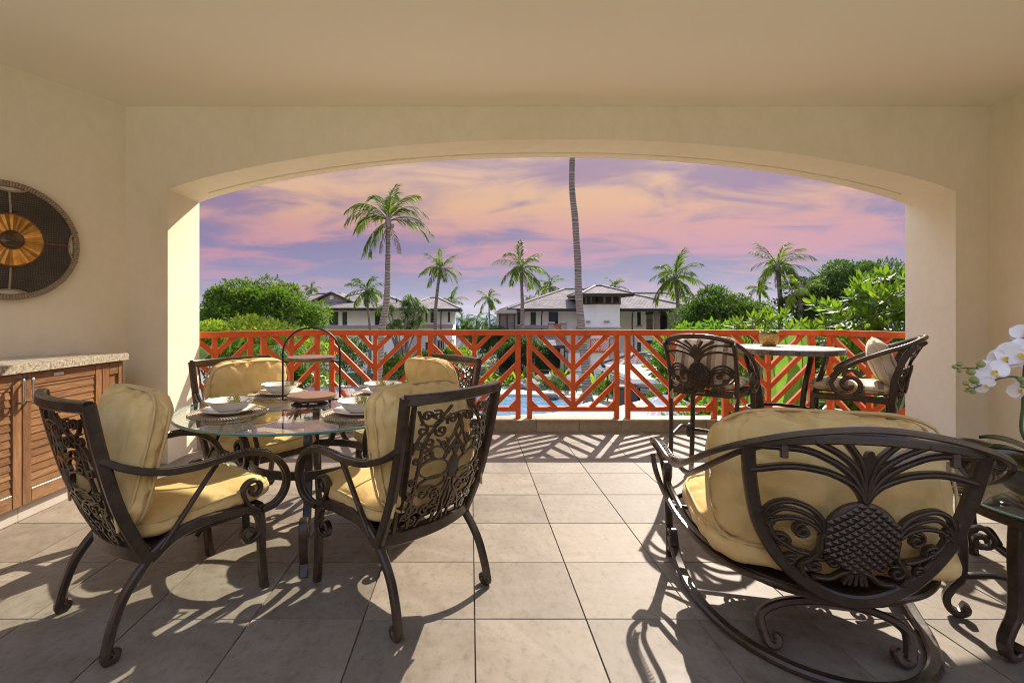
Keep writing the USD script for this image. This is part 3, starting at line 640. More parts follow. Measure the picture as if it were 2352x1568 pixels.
BACKC = spl([(.135, .315), (.045, .52), (-.015, .74), (-.055, .935)], 8)      # (y, z) of the back posts
def back_y(z): return np.interp(z, BACKC[:, 1], BACKC[:, 0])
def back_map(v, hw=.25, bow=.05):
    """(x, z) drawn flat -> on the bowed, leaning back; the third coordinate is depth"""
    x, z, d = v[:, 0], v[:, 2], v[:, 1]
    return np.column_stack([x, back_y(z) - bow * (1 - np.clip(np.abs(x) / hw, 0, 1) ** 2) + d, z])
def lattice():
    c = .01
    L = []
    for (x, y, r, a, tn) in [(4.6, 45.5, 2.7, -.6, 1.5), (9.6, 41.2, 2.6, .2, -1.5), (7.0, 35.2, 2.2, 2.0, 1.4), (12.2, 47.6, 2.2, 1.0, 1.4), (16.8, 47.8, 2.2, 3.4, -1.4), (18.0, 42.2, 2.3, 1.2, 1.4), (14.0, 36.6, 2.5, 4.2, 1.4), (18.6, 36.4, 1.9, .4, -1.4),
                             (13.8, 31.0, 2.4, .8, 1.5), (18.4, 29.8, 1.8, 2.6, 1.4), (12.8, 14.6, 2.8, 1.0, 1.5), (6.8, 13.2, 2.5, 2.6, -1.5), (10.0, 7.6, 2.7, 4.0, 1.5), (15.6, 8.6, 2.6, .4, -1.5), (5.0, 5.6, 2.4, 1.2, 1.4), (15.2, 2.8, 2.2, 2.0, 1.4), (18.2, 14.2, 2.0, 2.8, -1.4), (18.6, 20.4, 1.7, .6, 1.3), (18.8, 6.0, 1.8, 3.0, 1.3)]:
        L.append(spiral((x * c, y * c), r * 1.12 * c, .62 * c, a, tn * .86, 20))
    th = np.linspace(0, 2 * PI, 33)
    def ell(x, y, a, b, tilt=0.0):
        p = np.stack([a * np.cos(th), b * np.sin(th)], -1); ct, st = math.cos(tilt), math.sin(tilt)
        return (p @ np.array([[ct, st], [-st, ct]]) + [x, y]) * c
    L += [ell(9.8, 25.2, 7.4, 4.0, .12), ell(9.4, 19.2, 6.4, 2.7, -.1), ell(9.0, 31.8, 4.6, 2.4, .5)]
    L.append(spl([(0, 48.2), (6, 47.2), (12, 43.6), (16.4, 37), (17.2, 27), (17.4, 15), (15.6, 0)], 6) * c)         # the tall horseshoe line
    L.append(spl([(-1.2, 46), (2.5, 39), (6.5, 34.8), (10.6, 37.5)], 6) * c); L.append(spl([(1.5, 47), (-2.0, 40), (3.4, 33)], 6) * c)
    L.append(spl([(1.8, 20), (2.6, 15), (7.4, 9.6), (12.2, 0)], 6) * c); L.append(spl([(17.0, 18), (8, 17.4), (3.6, 11), (4.6, 0)], 6) * c)
    L.append(spl([(0, 18), (-1.4, 9), (2, 0)], 6) * c); L.append(spl([(20.5, 50), (18, 45), (13.6, 43.8), (9, 47.8), (6, 51)], 6) * c); L.append(spl([(21, 33), (18.4, 40), (14, 41)], 6) * c); L.append(spl([(20.6, 3), (17.6, 11), (20.5, 17)], 6) * c)
    for q in (1.2, 2.6, 3.8): L.append(spl([(.2, 29.6), (q * .5, 33.0), (q * 1.1, 34.6 - q * .45), (q * 1.5, 33.2 - q * .9)], 5) * c)
    L = mirror(L); L.append(np.array([(0, 29), (0, 36)]) * c)
    body = affinity.translate(affinity.scale(Point(0, 0).buffer(1, 12), .026, .052), 0, .245)
    frame = Polygon([(-.212, -.02), (.212, -.02), (.232, .535), (-.232, .535)])
    g = lines_union(L, .0037, [body]).intersection(frame)
    rim = frame.difference(frame.buffer(-.012, join_style=2))
    return g.union(rim)
def studs(a, b, n, h, cell, trunc=1.0):
    """the diamond studs of a pineapple drawn in (x, z): low pyramids over an ellipse a x b (depth is y)"""
    m = MB(); d = cell
    for i in range(-30, 31):
        for j in range(-30, 31):
            x, z = (i - j) * d * .5, (i + j) * d * .42
            if (x / a) ** 2 + (z / b) ** 2 > .93: continue
            bulge = math.sqrt(max(0, 1 - (x / a) ** 2 - (z / b) ** 2)) * h * 2.0
            w, q = d * .46, d * .385
            v = [(x - w, -bulge, z), (x, -bulge, z - q), (x + w, -bulge, z), (x, -bulge, z + q), (x, -bulge - h, z)]
            m.add(v, [[0, 1, 4], [1, 2, 4], [2, 3, 4], [3, 0, 4]])
    return m
def make_dining_chair(label):
    t = thing('dining_chair', label, 'chair', group='metal dining chairs round the glass table')
    HW = .25
    for s in (-1, 1):
        post = [(s * (HW + .018 * (z - .3) / .63), y, z) for y, z in BACKC]
        part(t, 'back_post', MB().strap(post, .034, .042, side=(1, 0, 0)), 'bronze', 35)
        rl = spl([(.15, .345), (.128, .308), (.085, .258), (.045, .195), (.016, .115), (.000, .05), (-.004, .022), (.006, .012), (.026, .016), (.034, .034), (.022, .044)], 6)
        part(t, 'rear_leg', MB().strap([(s * (HW + .012 * (1 - z / .3)), y, z) for y, z in rl], .034, .032, side=(1, 0, 0), taper=[1.05, 1, 1, .95, .8, .55]), 'bronze', 35)
        srl = spl([(.14, .318), (.22, .372), (.32, .395), (.44, .392), (.53, .378), (.59, .355)], 6)
        part(t, 'side_rail', MB().strap(sidecurve(s * HW, srl), .032, .046, side=(1, 0, 0)), 'bronze', 35)
        fl = spl([(.585, .385), (.595, .30), (.596, .20), (.600, .10), (.612, 0.001)], 5)
        part(t, 'front_leg', MB().strap(sidecurve(s * HW, fl), .038, .034, side=(1, 0, 0)), 'bronze', 35)
        arm = spl([(-.022, .735), (.06, .685), (.17, .648), (.29, .640), (.40, .648), (.50, .648), (.59, .622), (.66, .565), (.695, .49), (.685, .42), (.645, .375), (.59, .362)], 7)
        ap = np.column_stack([s * (HW + .012 + .045 * np.clip(np.sin(np.linspace(0, PI, len(arm))), 0, 1)), arm])
        for off in (-.011, .011):
            part(t, 'arm_rail', MB().strap(ap + [off, 0, 0], .017, .026, side=(1, 0, 0)), 'bronze', 35)
        ins = ap[int(len(ap) * .34):int(len(ap) * .58)] + [0, 0, .012]
        m = MB()
        for q in range(0, len(ins) - 1):
            m.strap([ins[q] + [-.008, 0, 0], ins[q] + [0, .008, .004]], .006, .006); m.strap([ins[q] + [.008, 0, 0], ins[q] + [0, .008, .004]], .006, .006)
        part(t, 'arm_leaf', m, 'bronze_bright')
        br = spl([(.40, .632), (.33, .545), (.25, .44), (.175, .345)], 6)
        part(t, 'arm_brace', MB().strap(sidecurve(s * (HW + .012), br), .022, .016, side=(1, 0, 0)), 'bronze', 35)
        us = np.vstack([spl([(.585, .365), (.535, .395), (.505, .45)], 6)[:-1], spiral((.556, .462), .052, .010, PI * .97, -1.15, 30)])
        part(t, 'scroll', MB().strap(sidecurve(s * (HW + .004), us), .036, .017, side=(1, 0, 0)), 'bronze', 35)
        ls = np.vstack([spl([(.51, .378), (.565, .345), (.585, .29)], 6)[:-1], spiral((.535, .275), .052, .010, .25, -1.1, 30)])
        part(t, 'scroll', MB().strap(sidecurve(s * (HW + .002), ls), .034, .017, side=(1, 0, 0)), 'bronze', 35)
    xs = np.linspace(-HW - .018, HW + .018, 15)
    tp = np.column_stack([xs, np.full(15, .935), np.zeros(15)])
    part(t, 'top_rail', MB().strap([(x, back_y(.93) - .05 * (1 - (x / .268) ** 2), .925) for x in xs], .036, .042, cham=.15), 'bronze', 35)
    part(t, 'lower_rail', MB().strap([(x, back_y(.335) - .05 * (1 - (x / .25) ** 2), .335) for x in np.linspace(-HW, HW, 15)], .022, .05, cham=.15), 'bronze', 35)
    bp = MB().plate(lattice(), -.006, .006)
    bp.map(lambda v: back_map(np.column_stack([v[:, 0], v[:, 1], v[:, 2] + .375])))
    part(t, 'back_lattice', bp, 'bronze_bright')
    pst = studs(.026, .052, 0, .003, .011); pst.map(lambda v: back_map(np.column_stack([v[:, 0], v[:, 1] - .006, v[:, 2] + .245 + .375])))
    part(t, 'pineapple', pst, 'bronze_bright')
    part(t, 'front_rail', MB().strap([(x, .59, .372) for x in (-HW, 0, HW)], .028, .04, cham=.15), 'bronze')
    part(t, 'rear_rail', MB().strap([(x, .14 - .035 * (1 - (x / HW) ** 2), .315) for x in np.linspace(-HW, HW, 11)], .026, .04, cham=.15), 'bronze', 35)
    part(t, 'maker_plate', MB().box((-.028, .14 - .035 - .0150, .309), (.028, .14 - .035 - .0125, .321), .001), 'name_plate')
    part(t, 'seat_pan', MB().box((-HW + .01, .15, .352), (HW - .01, .575, .362)), 'bronze')
    b, p = cushion(.505, .55, .125, seed=3, zpipe=(.42,), wr=.007, m=2.8)
    R = rx(.05); o = (0, .392, .432)
    sc_ = part(t, 'seat_cushion', xf(b, R, o), 'cushion', True); part(sc_, 'piping', xf(p, R, o), 'piping', True)
    b, p = cushion(.55, .52, .19, seed=8, zpipe=(-.28, .30), wr=.020, m=2.3, e=5.0)
    R = rx(PI / 2 - .24); o = (0, .140, .690)
    bc = part(t, 'back_cushion', xf(b, R, o), 'cushion', True); part(bc, 'piping', xf(p, R, o), 'piping', True)
    tie = MB()
    for s in (-1, 1):
        tie.tube(spl([(s * .232, .05, .55), (s * .25, .03, .52), (s * .262, .035, .46)], 4), .006, 6); tie.tube(spl([(s * .232, .05, .55), (s * .26, .06, .53), (s * .255, .07, .47)], 4), .006, 6)
    part(t, 'tie', tie, 'piping', True)
    return t
def yaw(fx, fy): return math.atan2(-fx, fy)                # local +y turned to (fx, fy)
ch = make_dining_chair('bronze dining chair front left, its lattice back turned away by the sideboard')
ch.GetAttribute('xformOp:translate').Set(Gf.Vec3d(-1.505, 1.86, 0)); ch.GetAttribute('xformOp:rotateZ').Set(math.degrees(yaw(.58, .814)))
dup(ch, (-.10, 2.03, 0), yaw(-.735, .678), 'bronze dining chair showing its lattice back, front right of the glass table')
dup(ch, (-1.645, 3.375, 0), yaw(.80, -.60), 'dining chair at the far left of the table, its cushion facing the camera')
dup(ch, (-.155, 3.51, 0), yaw(-.76, -.65), 'dining chair at the far right of the glass table, nearest the railing')

# ------------------------------------------------------------------ glass dining table
TC = np.array([-.934, 2.85]); TZ = .718
tb = thing('dining_table', 'round glass-topped dining table on scrolled bronze legs', 'table', (TC[0], TC[1], 0))
gl = part(tb, 'glass_top', MB().lathe([(.712, TZ), (0, TZ)], 96).lathe([(.712, TZ - .013), (0, TZ - .013)], 96), 'glass_top')
part(tb, 'glass_edge', MB().lathe([(.7121, TZ), (.7185, TZ - .0015), (.7200, TZ - .0045), (.7200, TZ - .0085), (.7185, TZ - .0115), (.7121, TZ - .013)], 96), 'glass_edge', True)
for k in range(4):
    a = -1.32 + k * PI / 2; Rz = rz_(a)
    prof = spl([(.30, .698), (.325, .64), (.315, .56), (.30, .46), (.315, .36), (.375, .26), (.47, .16), (.565, .08), (.615, .0155)], 6)
    pth = np.column_stack([prof[:, 0], np.zeros(len(prof)), prof[:, 1]]) @ Rz.T
    side = Rz @ np.array([0, 1.0, 0])
    lg = part(tb, 'leg', MB().strap(pth, .042, .026, side=side), 'bronze', 35)
    sp = np.vstack([spl([(.585, .07), (.63, .15), (.64, .22)], 6)[:-1], spiral((.585, .235), .056, .011, -.2, 1.2, 30)])
    part(lg, 'scroll', MB().strap(np.column_stack([sp[:, 0], np.zeros(len(sp)), sp[:, 1]]) @ Rz.T, .040, .018, side=side), 'bronze', 35)
    part(lg, 'pad', MB().lathe([(0, .690), (.022, .690), (.022, TZ - .0135), (0, TZ - .0135)], 14, tuple(np.array([.30, 0, 0]) @ Rz.T)), 'iron')
    us = np.column_stack([q := spiral((.375, .585), .055, .012, 2.6, -1.1, 24), np.zeros(24)])[:, [0, 2, 1]] @ Rz.T
    part(lg, 'scroll', MB().strap(us, .036, .016, side=side), 'bronze', 35)
part(tb, 'ring', MB().strap([(.335 * math.cos(q), .335 * math.sin(q), .405) for q in np.linspace(0, 2 * PI, 64, endpoint=False)], .016, .045, closed=True, cham=.15), 'bronze', 35)
part(tb, 'ring', MB().strap([(.31 * math.cos(q), .31 * math.sin(q), .66) for q in np.linspace(0, 2 * PI, 64, endpoint=False)], .016, .03, closed=True, cham=.15), 'bronze', 35)

def leaf_poly():
    """a split tropical leaf pointing along +x"""
    p = [Polygon([(0, -.0025), (.1, -.0015), (.1, .0015), (0, .0025)])]
    for k in range(7):
        x = .012 + k * .0135; L = .036 * math.sin(PI * (k + 1.1) / 8.4) + .006
        for s in (1, -1):
            d = np.array([math.cos(.75), s * math.sin(.75)]); n = np.array([-d[1], d[0]])
            a = np.array([x, 0]); p.append(Polygon([a - n * .0035, a + d * L * .6 - n * .0046, a + d * L, a + d * L * .6 + n * .0046, a + n * .0035]))
    return unary_union(p)
LEAF = leaf_poly()
spots = [(523, 949.5, 'front left place, nearest the sideboard', 2.575), (640, 907, 'far left place, by the facing cushion', 3.17), (874, 905, 'far right place, nearest the railing', 3.20), (822, 950, 'front right place, by the lattice-backed chair', 2.555)]
for k, (u, v, where, Y) in enumerate(spots):
    x, y = (u - 1080) / F * Y, Y; z = TZ + .001
    # placemats: a wound rope disc
    m = thing('placemat', f'round woven placemat at the {where}', 'placemat', (x, y, z), group='round woven placemats')
    part(m, 'mat_disc', MB().lathe([(0, .006), (.178, .006), (.186, .004), (.188, 0), (0, 0)], 56), 'woven')
    rope = MB()
    for q in range(88):
        a0 = q * 2 * PI / 88; rope.tube([((.184 + dr) * math.cos(a0 + da), (.184 + dr) * math.sin(a0 + da), .006 + dz) for da, dr, dz in ((-.05, -.005, -.003), (0, 0, .004), (.05, .006, -.003))], .005, 5)
    part(m, 'rope_edge', rope, 'rattan', True)
    pl = thing('plate', f'cream dinner plate, {where}', 'plate', (x + .012, y - .005, z + .0065), group='cream dinner plates')
    part(pl, 'plate_body', MB().lathe([(0, .007), (.08, .007), (.092, .010), (.128, .0235), (.137, .0255), (.1385, .0235), (.130, .019), (.095, .004), (.075, 0), (0, 0)], 56), 'ceramic', 40)
    bo = thing('bowl', f'cream bowl with painted leaf, {where}', 'bowl', (x + .016, y - .004, z + .0143), [.2, -.3, .25, .1][k], group='leaf-painted bowls')
    prof = [(0, .008), (.05, .009), (.083, .024), (.106, .050), (.118, .060), (.1255, .0625), (.1265, .0605), (.118, .056), (.103, .043), (.080, .016), (.052, .0005), (0, 0)]
    sca = lambda v: np.column_stack([v[:, 0], v[:, 1], v[:, 2]]) * np.where(np.hypot(v[:, 0], v[:, 1])[:, None] > .10, 1 + .018 * np.cos(9 * np.arctan2(v[:, 1], v[:, 0]))[:, None] * [1, 1, .6], 1)
    part(bo, 'bowl_body', MB().lathe(prof, 72).map(sca), 'ceramic', 40)
    part(bo, 'bowl_rim', MB().tube(sca(np.array([(.1240 * math.cos(q), .1240 * math.sin(q), .0625) for q in np.linspace(0, 2 * PI, 72, endpoint=False)])), .0026, 6, closed=True), 'ceramic_rim', True)
    lf = MB()
    for rot, off in ((.25, (-.035, .03)), (2.0, (.03, .02))):
        g = affinity.translate(affinity.rotate(affinity.scale(LEAF, 1.15, 1.15, origin=(0, 0)), rot, origin=(0, 0), use_radians=True), *off)
        for gg in getattr(g, 'geoms', [g]):
            for a in np.arange(-.13, .13, .013):
                for b in np.arange(-.13, .13, .013):
                    h = gg.intersection(sbox(a, b, a + .013, b + .013))
                    if not h.is_empty: lf.prism(h, .0004, .0012)
    rr, zz = np.array(prof[:6]).T
    lf.map(lambda v: np.column_stack([v[:, 0], v[:, 1], v[:, 2] + np.interp(np.hypot(v[:, 0], v[:, 1]), rr, zz)]))
    part(bo, 'painted_leaf', lf, 'ceramic_leaf')

# two-tier stand with a hoop
st = thing('serving_stand', 'two-tier wooden serving stand hung in a black iron hoop on the glass table', 'serving stand', (-.934, 2.83, TZ + .001), .06)
for z in (.050, .272):
    b_ = part(st, 'board', MB().lathe([(0, z - .012), (.130, z - .012), (.137, z - .009), (.1385, z - .004), (.1385, z + .004), (.136, z + .010), (.131, z + .012), (0, z + .012)], 56), 'board_wood', 40)
hp = [(-.165, 0, .028)] + [(-.165, 0, z) for z in (.08, .16, .24, .30)] + [(.165 * math.cos(q), 0, .30 + .153 * math.sin(q)) for q in np.linspace(PI, 0, 26)[1:-1]] + [(.165, 0, z) for z in (.30, .24, .16, .08, .028)]
part(st, 'hoop', MB().tube(hp, .0058, 8), 'iron', True)
part(st, 'cross_bar', MB().tube([(-.165, 0, .030), (.165, 0, .030)], .005, 8).tube([(-.165, 0, .254), (.165, 0, .254)], .005, 8), 'iron', True)
for k in range(3):
    a = -PI / 2 + .1 + k * 2 * PI / 3; part(st, 'foot', MB().lathe([(0, 0), (.008, 0), (.010, .012), (.006, .03), (.010, .0375), (0, .0375)], 12, (.112 * math.cos(a), .112 * math.sin(a), 0)), 'iron', 40)
tv = thing('trivet', 'black cast-iron openwork trivet under the serving stand', 'trivet', (-.934, 2.80, TZ + .001))
L = [np.array([(r * math.cos(q), r * math.sin(q)) for q in np.linspace(0, 2 * PI, 40)]) for r in (.055, .098)]
for k in range(10):
    a = k * PI / 5; L.append(spiral((.077 * math.cos(a), .077 * math.sin(a)), .019, .004, a, 1.3, 18))
part(tv, 'trivet_plate', MB().prism(lines_union(L, .0042), .006, .014), 'iron')
for k in range(3): part(tv, 'foot', MB().lathe([(0, 0), (.006, 0), (.006, .006), (0, .006)], 10, (.09 * math.cos(k * 2.1), .09 * math.sin(k * 2.1), 0)), 'iron')
# ------------------------------------------------------------------ pineapple backs
def pineapple_lines(S):
    L, W = [], []
    def add(p, w, n=7): L.append(spl(p, n) * S); W.append(w * 1.22 * S)
    add([(0, .34), (-.05, .44), (-.14, .53), (-.34, .615), (-.60, .63), (-.90, .55)], .027)
    add([(0, .36), (-.06, .50), (-.15, .62), (-.31, .73), (-.52, .805), (-.90, .80)], .027)
    add([(0, .38), (-.045, .55), (-.11, .68), (-.25, .80), (-.44, .90)], .026)
    add([(0, .40), (-.03, .60), (-.08, .75), (-.19, .90)], .024)
    add([(-.29, .02), (-.31, .13), (-.41, .24), (-.57, .285), (-.70, .23), (-.77, .12)], .021)
    add([(-.30, .04), (-.36, .13), (-.48, .195), (-.62, .20), (-.74, .10)], .017)
    add([(-.31, .02), (-.40, .09), (-.52, .12), (-.65, .09), (-.76, .0)], .017)
    add([(-.30, -.02), (-.30, -.16), (-.36, -.26), (-.44, -.36), (-.40, -.46)], .022)
    add([(-.72, .02), (-.66, -.10), (-.50, -.20), (-.38, -.22)], .020)
    add([(-.80, .16), (-.80, -.02), (-.70, -.16)], .020)
    add([(0, -.34), (-.10, -.36), (-.20, -.44), (-.32, -.45)], .020)
    for c, r, a, tn in (((-.45, .0), .085, 1.4, 1.25), ((-.60, -.13), .075, 2.2, -1.2), ((-.33, -.33), .085, .9, 1.3), ((-.20, -.27), .065, 2.5, -1.2), ((-.71, .05), .05, 1.2, 1.1), ((-.52, -.32), .06, 1.0, 1.2)):
        L.append(spiral((c[0] * S, c[1] * S), r * S, .016 * S, a, tn, 20)); W.append(.019 * S)
    L = L + [l * [-1, 1] for l in L]; W = W + W
    for x in (-.09, -.05, 0, .05, .09): L.append(np.array([(x * .4, -.30), (x, -.47)]) * S); W.append(.014 * S)
    ex = [affinity.scale(Point(0, 0).buffer(1, 16), .295 * S, .345 * S), affinity.translate(affinity.scale(Point(0, 0).buffer(1, 12), .045 * S, .115 * S), 0, .72 * S)]
    return L, W, ex
def pineapple_panel(S, clip, fillet=.0):
    L, W, ex = pineapple_lines(S)
    g = unary_union([LineString(l).buffer(w, quad_segs=3) for l, w in zip(L, W)] + ex)
    return g.intersection(clip).simplify(.0005)
def ridge_lines(S, clip_pts, r):
    """a raised half-round on the leaves, to give the casting relief"""
    L, W, ex = pineapple_lines(S)
    return [(l, w) for l, w in zip(L, W)]

# ------------------------------------------------------------------ lounge chair with the pineapple back
def rb_y(z): return np.interp(z, [.24, .38, .50, .65, .80, .88], [.11, .080, .055, .028, .0, -.03])
def rb_map(v):
    x, d, z = v[:, 0], v[:, 1], v[:, 2]
    hw = np.interp(z, [.26, .37, .5, .65, .8], [.25, .27, .30, .33, .35])
    return np.column_stack([x, rb_y(z) - .055 * (1 - np.clip(np.abs(x) / hw, 0, 1) ** 2) + d, z])
SHIELD = [(-.34, .80), (-.322, .65), (-.285, .50), (-.21, .375), (-.105, .293), (0, .268), (.105, .293), (.21, .375), (.285, .50), (.322, .65), (.34, .80)]
def make_lounge(label):
    t = thing('lounge_chair', label, 'armchair', group='pineapple-backed lounge chairs')
    half = [(-.49, .845, .50), (-.515, .835, .57), (-.522, .79, .603), (-.508, .70, .605), (-.490, .55, .583), (-.482, .38, .597), (-.475, .20, .665), (-.42, .05, .755), (-.34, -.02, .812), (-.19, -.065, .862), (0, -.085, .886)]
    full = half + [(-x, y, z) for x, y, z in half[-2::-1]]
    P = spl(full, 8)
    t_ = nrm(np.gradient(P, axis=0)); sd = nrm(np.cross(t_, [0, 0, 1.0]))
    for k, off in enumerate((-.024, .024)):
        part(t, 'rim_bar', MB().strap(P + sd * off + [0, 0, -.030 * (k == 0)], .019, .022, side=sd, cham=.3), 'bronze_bright', 35)
    # the casting with leaves that joins the two bars
    for a, b in ((.055, .26), (.74, .945), (.33, .40), (.60, .67)):
        lf = MB()
        for i in range(int(len(P) * a), int(len(P) * b), 1):
            p = P[i] + [0, 0, .004]
            lf.strap([p - sd[i] * .012, p + t_[i] * .012], .005, .006); lf.strap([p + sd[i] * .012, p + t_[i] * .012], .005, .006)
        part(t, 'rim_leaf', lf, 'bronze_bright')
    SB = spl([(-.49, .845, .50), (-.478, .80, .42), (-.455, .68, .355), (-.42, .50, .305), (-.35, .30, .270), (-.24, .16, .252), (-.11, .09, .248), (0, .07, .247)], 8)
    full2 = np.vstack([SB, (SB * [-1, 1, 1])[-2::-1]])
    t2 = nrm(np.gradient(full2, axis=0))
    for dx, dz in ((0, 0), (.046, .012)):
        q = full2 * [1, 1, 1] + np.column_stack([-np.sign(full2[:, 0]) * -dx * np.clip(np.abs(full2[:, 0]) / .3, 0, 1), np.full(len(full2), -.0), np.full(len(full2), dz)])
        part(t, 'side_bar', MB().strap(q, .024, .022, cham=.3), 'bronze_bright', 35)
    # shield frame and casting
    sp = spl(SHIELD, 8); fr = rb_map(np.column_stack([sp[:, 0], np.zeros(len(sp)), sp[:, 1]]))
    part(t, 'back_frame', MB().strap(fr, .030, .044, side=(0, 1, 0)), 'bronze', 35)
    tpb = rb_map(np.column_stack([np.linspace(-.34, .34, 21), np.zeros(21), .80 + .045 * (1 - (np.linspace(-1, 1, 21)) ** 2)]))
    part(t, 'top_bar', MB().strap(tpb, .024, .03, side=(0, 1, 0)), 'bronze', 35)
    clip = Polygon([(x, z - .505) for x, z in list(sp)] + [(x, .80 + .045 * (1 - (x / .34) ** 2) - .505) for x in np.linspace(.34, -.34, 21)]).buffer(.012)
    pan = MB().plate(pineapple_panel(.365, clip), -.009, .009)
    pan.map(lambda v: rb_map(v + [0, 0, .505]))
    part(t, 'back_casting', pan, 'bronze')
    L, W, ex = pineapple_lines(.365); rg = MB()
    for l, w in zip(L, W):
        l = np.array([p for p in l if clip.contains(Point(p))])
        if len(l) > 3: rg.tube(rb_map(np.column_stack([l[:, 0], np.full(len(l), -.009), l[:, 1] + .505])), w * .62, 6)
    part(t, 'casting_ridge', rg, 'bronze', True)
    bod = trimesh.creation.icosphere(3); bm = MB().add(bod.vertices * [.109, .026, .128] + [0, -.006, 0], bod.faces); bm.map(lambda v: rb_map(v + [0, 0, .505]))
    pa = part(t, 'pineapple', bm, 'bronze', True)
    stu = studs(.109, .128, 0, .0115, .031).map(lambda v: rb_map(v + [0, -.012, .505])); part(pa, 'pineapple_stud', stu, 'bronze_bright')
    for s in (-1, 1):     # weld tabs that carry the crown leaves
        c = rb_map(np.array([[s * .24, -.012, .785]]))[0]; part(t, 'weld_tab', MB().box(c - [.012, .008, .02], c + [.012, .008, .03], .003), 'bronze')
    # seat dish, maker's plate, swivel
    ring = [(.40 * math.cos(q), .44 + .36 * math.sin(q), .262 + .05 * max(0, math.sin(q))) for q in np.linspace(0, 2 * PI, 48, endpoint=False)]
    part(t, 'seat_ring', MB().strap(ring, .03, .03, closed=True), 'bronze', 35)
    part(t, 'seat_pan', MB().lathe([(0, .245), (.30, .25), (.385, .275), (.385, .281), (0, .256)], 40, (0, .44, 0)), 'bronze', 35)
    part(t, 'maker_plate', MB().box((-.03, .055, .243), (.03, .0578, .252), .001), 'name_plate')
    for s in (-1, 1):
        lg = spl([(s * .488, .835, .50), (s * .470, .825, .40), (s * .462, .82, .25), (s * .458, .815, .12), (s * .455, .81, .002)], 5)
        part(t, 'front_leg', MB().strap(lg, .036, .030, side=(1, 0, 0)), 'bronze', 35)
        u = np.vstack([spl([(.81, .34), (.775, .38), (.76, .44)], 5)[:-1], spiral((.80, .455), .042, .010, PI, -1.15, 26)])
        part(t, 'scroll', MB().strap(sidecurve(s * .475, u), .034, .015, side=(1, 0, 0)), 'bronze', 35)
        u = np.vstack([spl([(.70, .10), (.745, .155), (.785, .15)], 5)[:-1], spiral((.772, .090), .056, .014, .95, -1.15, 26)])
        part(t, 'scroll', MB().strap(sidecurve(s * .452, u), .040, .018, side=(1, 0, 0)), 'bronze', 35)
    # front apron casting (seen in the shadow)
    ap = [spl([(-.44, .30), (-.30, .36), (-.15, .33), (0, .35)], 6)] + [spiral((x, .29), .05, .01, 1.2, 1.3) for x in (-.31, -.16)]
    ap = mirror(ap) + [np.array([(-.45, .26), (.45, .26)])]
    part(t, 'apron', MB().plate(lines_union(ap, .009, [Point(0, .30).buffer(.04)]), .80, .812), 'bronze')
    base = spl([(-.452, .73, .10), (-.445, .62, .055), (-.425, .48, .022), (-.375, .30, .0145), (-.30, .15, .0145), (-.17, .035, .0145), (.0, -.01, .0145), (.17, .035, .0145), (.30, .15, .0145), (.375, .30, .0145), (.425, .48, .022), (.445, .62, .055), (.452, .73, .10)], 8)
    part(t, 'floor_hoop', MB().strap(base, .044, .028, cham=.3), 'bronze', 35)
    ac = np.vstack([spiral((-.205, .040), .026, .012, -2.6, .6, 12)[::-1], spl([(-.24, .07), (-.235, .11), (-.17, .145), (-.06, .165), (.06, .165), (.17, .145), (.235, .11), (.24, .07)], 6), spiral((.205, .040), .026, .012, -.54, -.6, 12)])
    yy = .14 + .10 * np.clip(ac[:, 1] / .21, 0, 1)
    part(t, 'rear_arch', MB().strap(np.column_stack([ac[:, 0], yy, ac[:, 1]]), .044, .028, side=(0, 1, -.35)), 'bronze', 35)
    part(t, 'swivel', MB().lathe([(0, .222), (.11, .222), (.11, .246), (0, .246)], 28, (0, .28, 0)), 'bronze', 35)
    b, p = cushion(.86, .76, .17, seed=21, zpipe=(.45,), wr=.012, m=2.6, e=4.5); R = rx(.05); o = (0, .47, .375)
    sc_ = part(t, 'seat_cushion', xf(b, R, o), 'cushion', True); part(sc_, 'piping', xf(p, R, o), 'piping', True)
    b, p = cushion(.82, .51, .20, seed=33, zpipe=(-.30, .12), wr=.026, m=2.5, e=4.4, n=52, pipe=.007)
    R = rx(PI / 2 - .16); o = (0, .160, .632)
    def hug(v):           # the cushion curves with the barrel of the chair
        v = v.copy(); v[:, 1] += .16 * (v[:, 0] / .42) ** 2 * .55; v[:, 2] -= .045 * (v[:, 0] / .42) ** 4; return v
    bc = part(t, 'back_cushion', xf(b, R, o).map(hug), 'cushion', True); part(bc, 'piping', xf(p, R, o).map(hug), 'piping', True)
    return t
lc = make_lounge('bronze lounge chair with a big cast pineapple back and gold cushions in the right foreground')
lc.GetAttribute('xformOp:translate').Set(Gf.Vec3d(1.297, 1.60, 0)); lc.GetAttribute('xformOp:rotateZ').Set(math.degrees(yaw(.224, .975)))
dup(lc, (3.12, 1.72, 0), yaw(-.05, 1), 'lounge chair half hidden beyond the glass side table at the right edge')

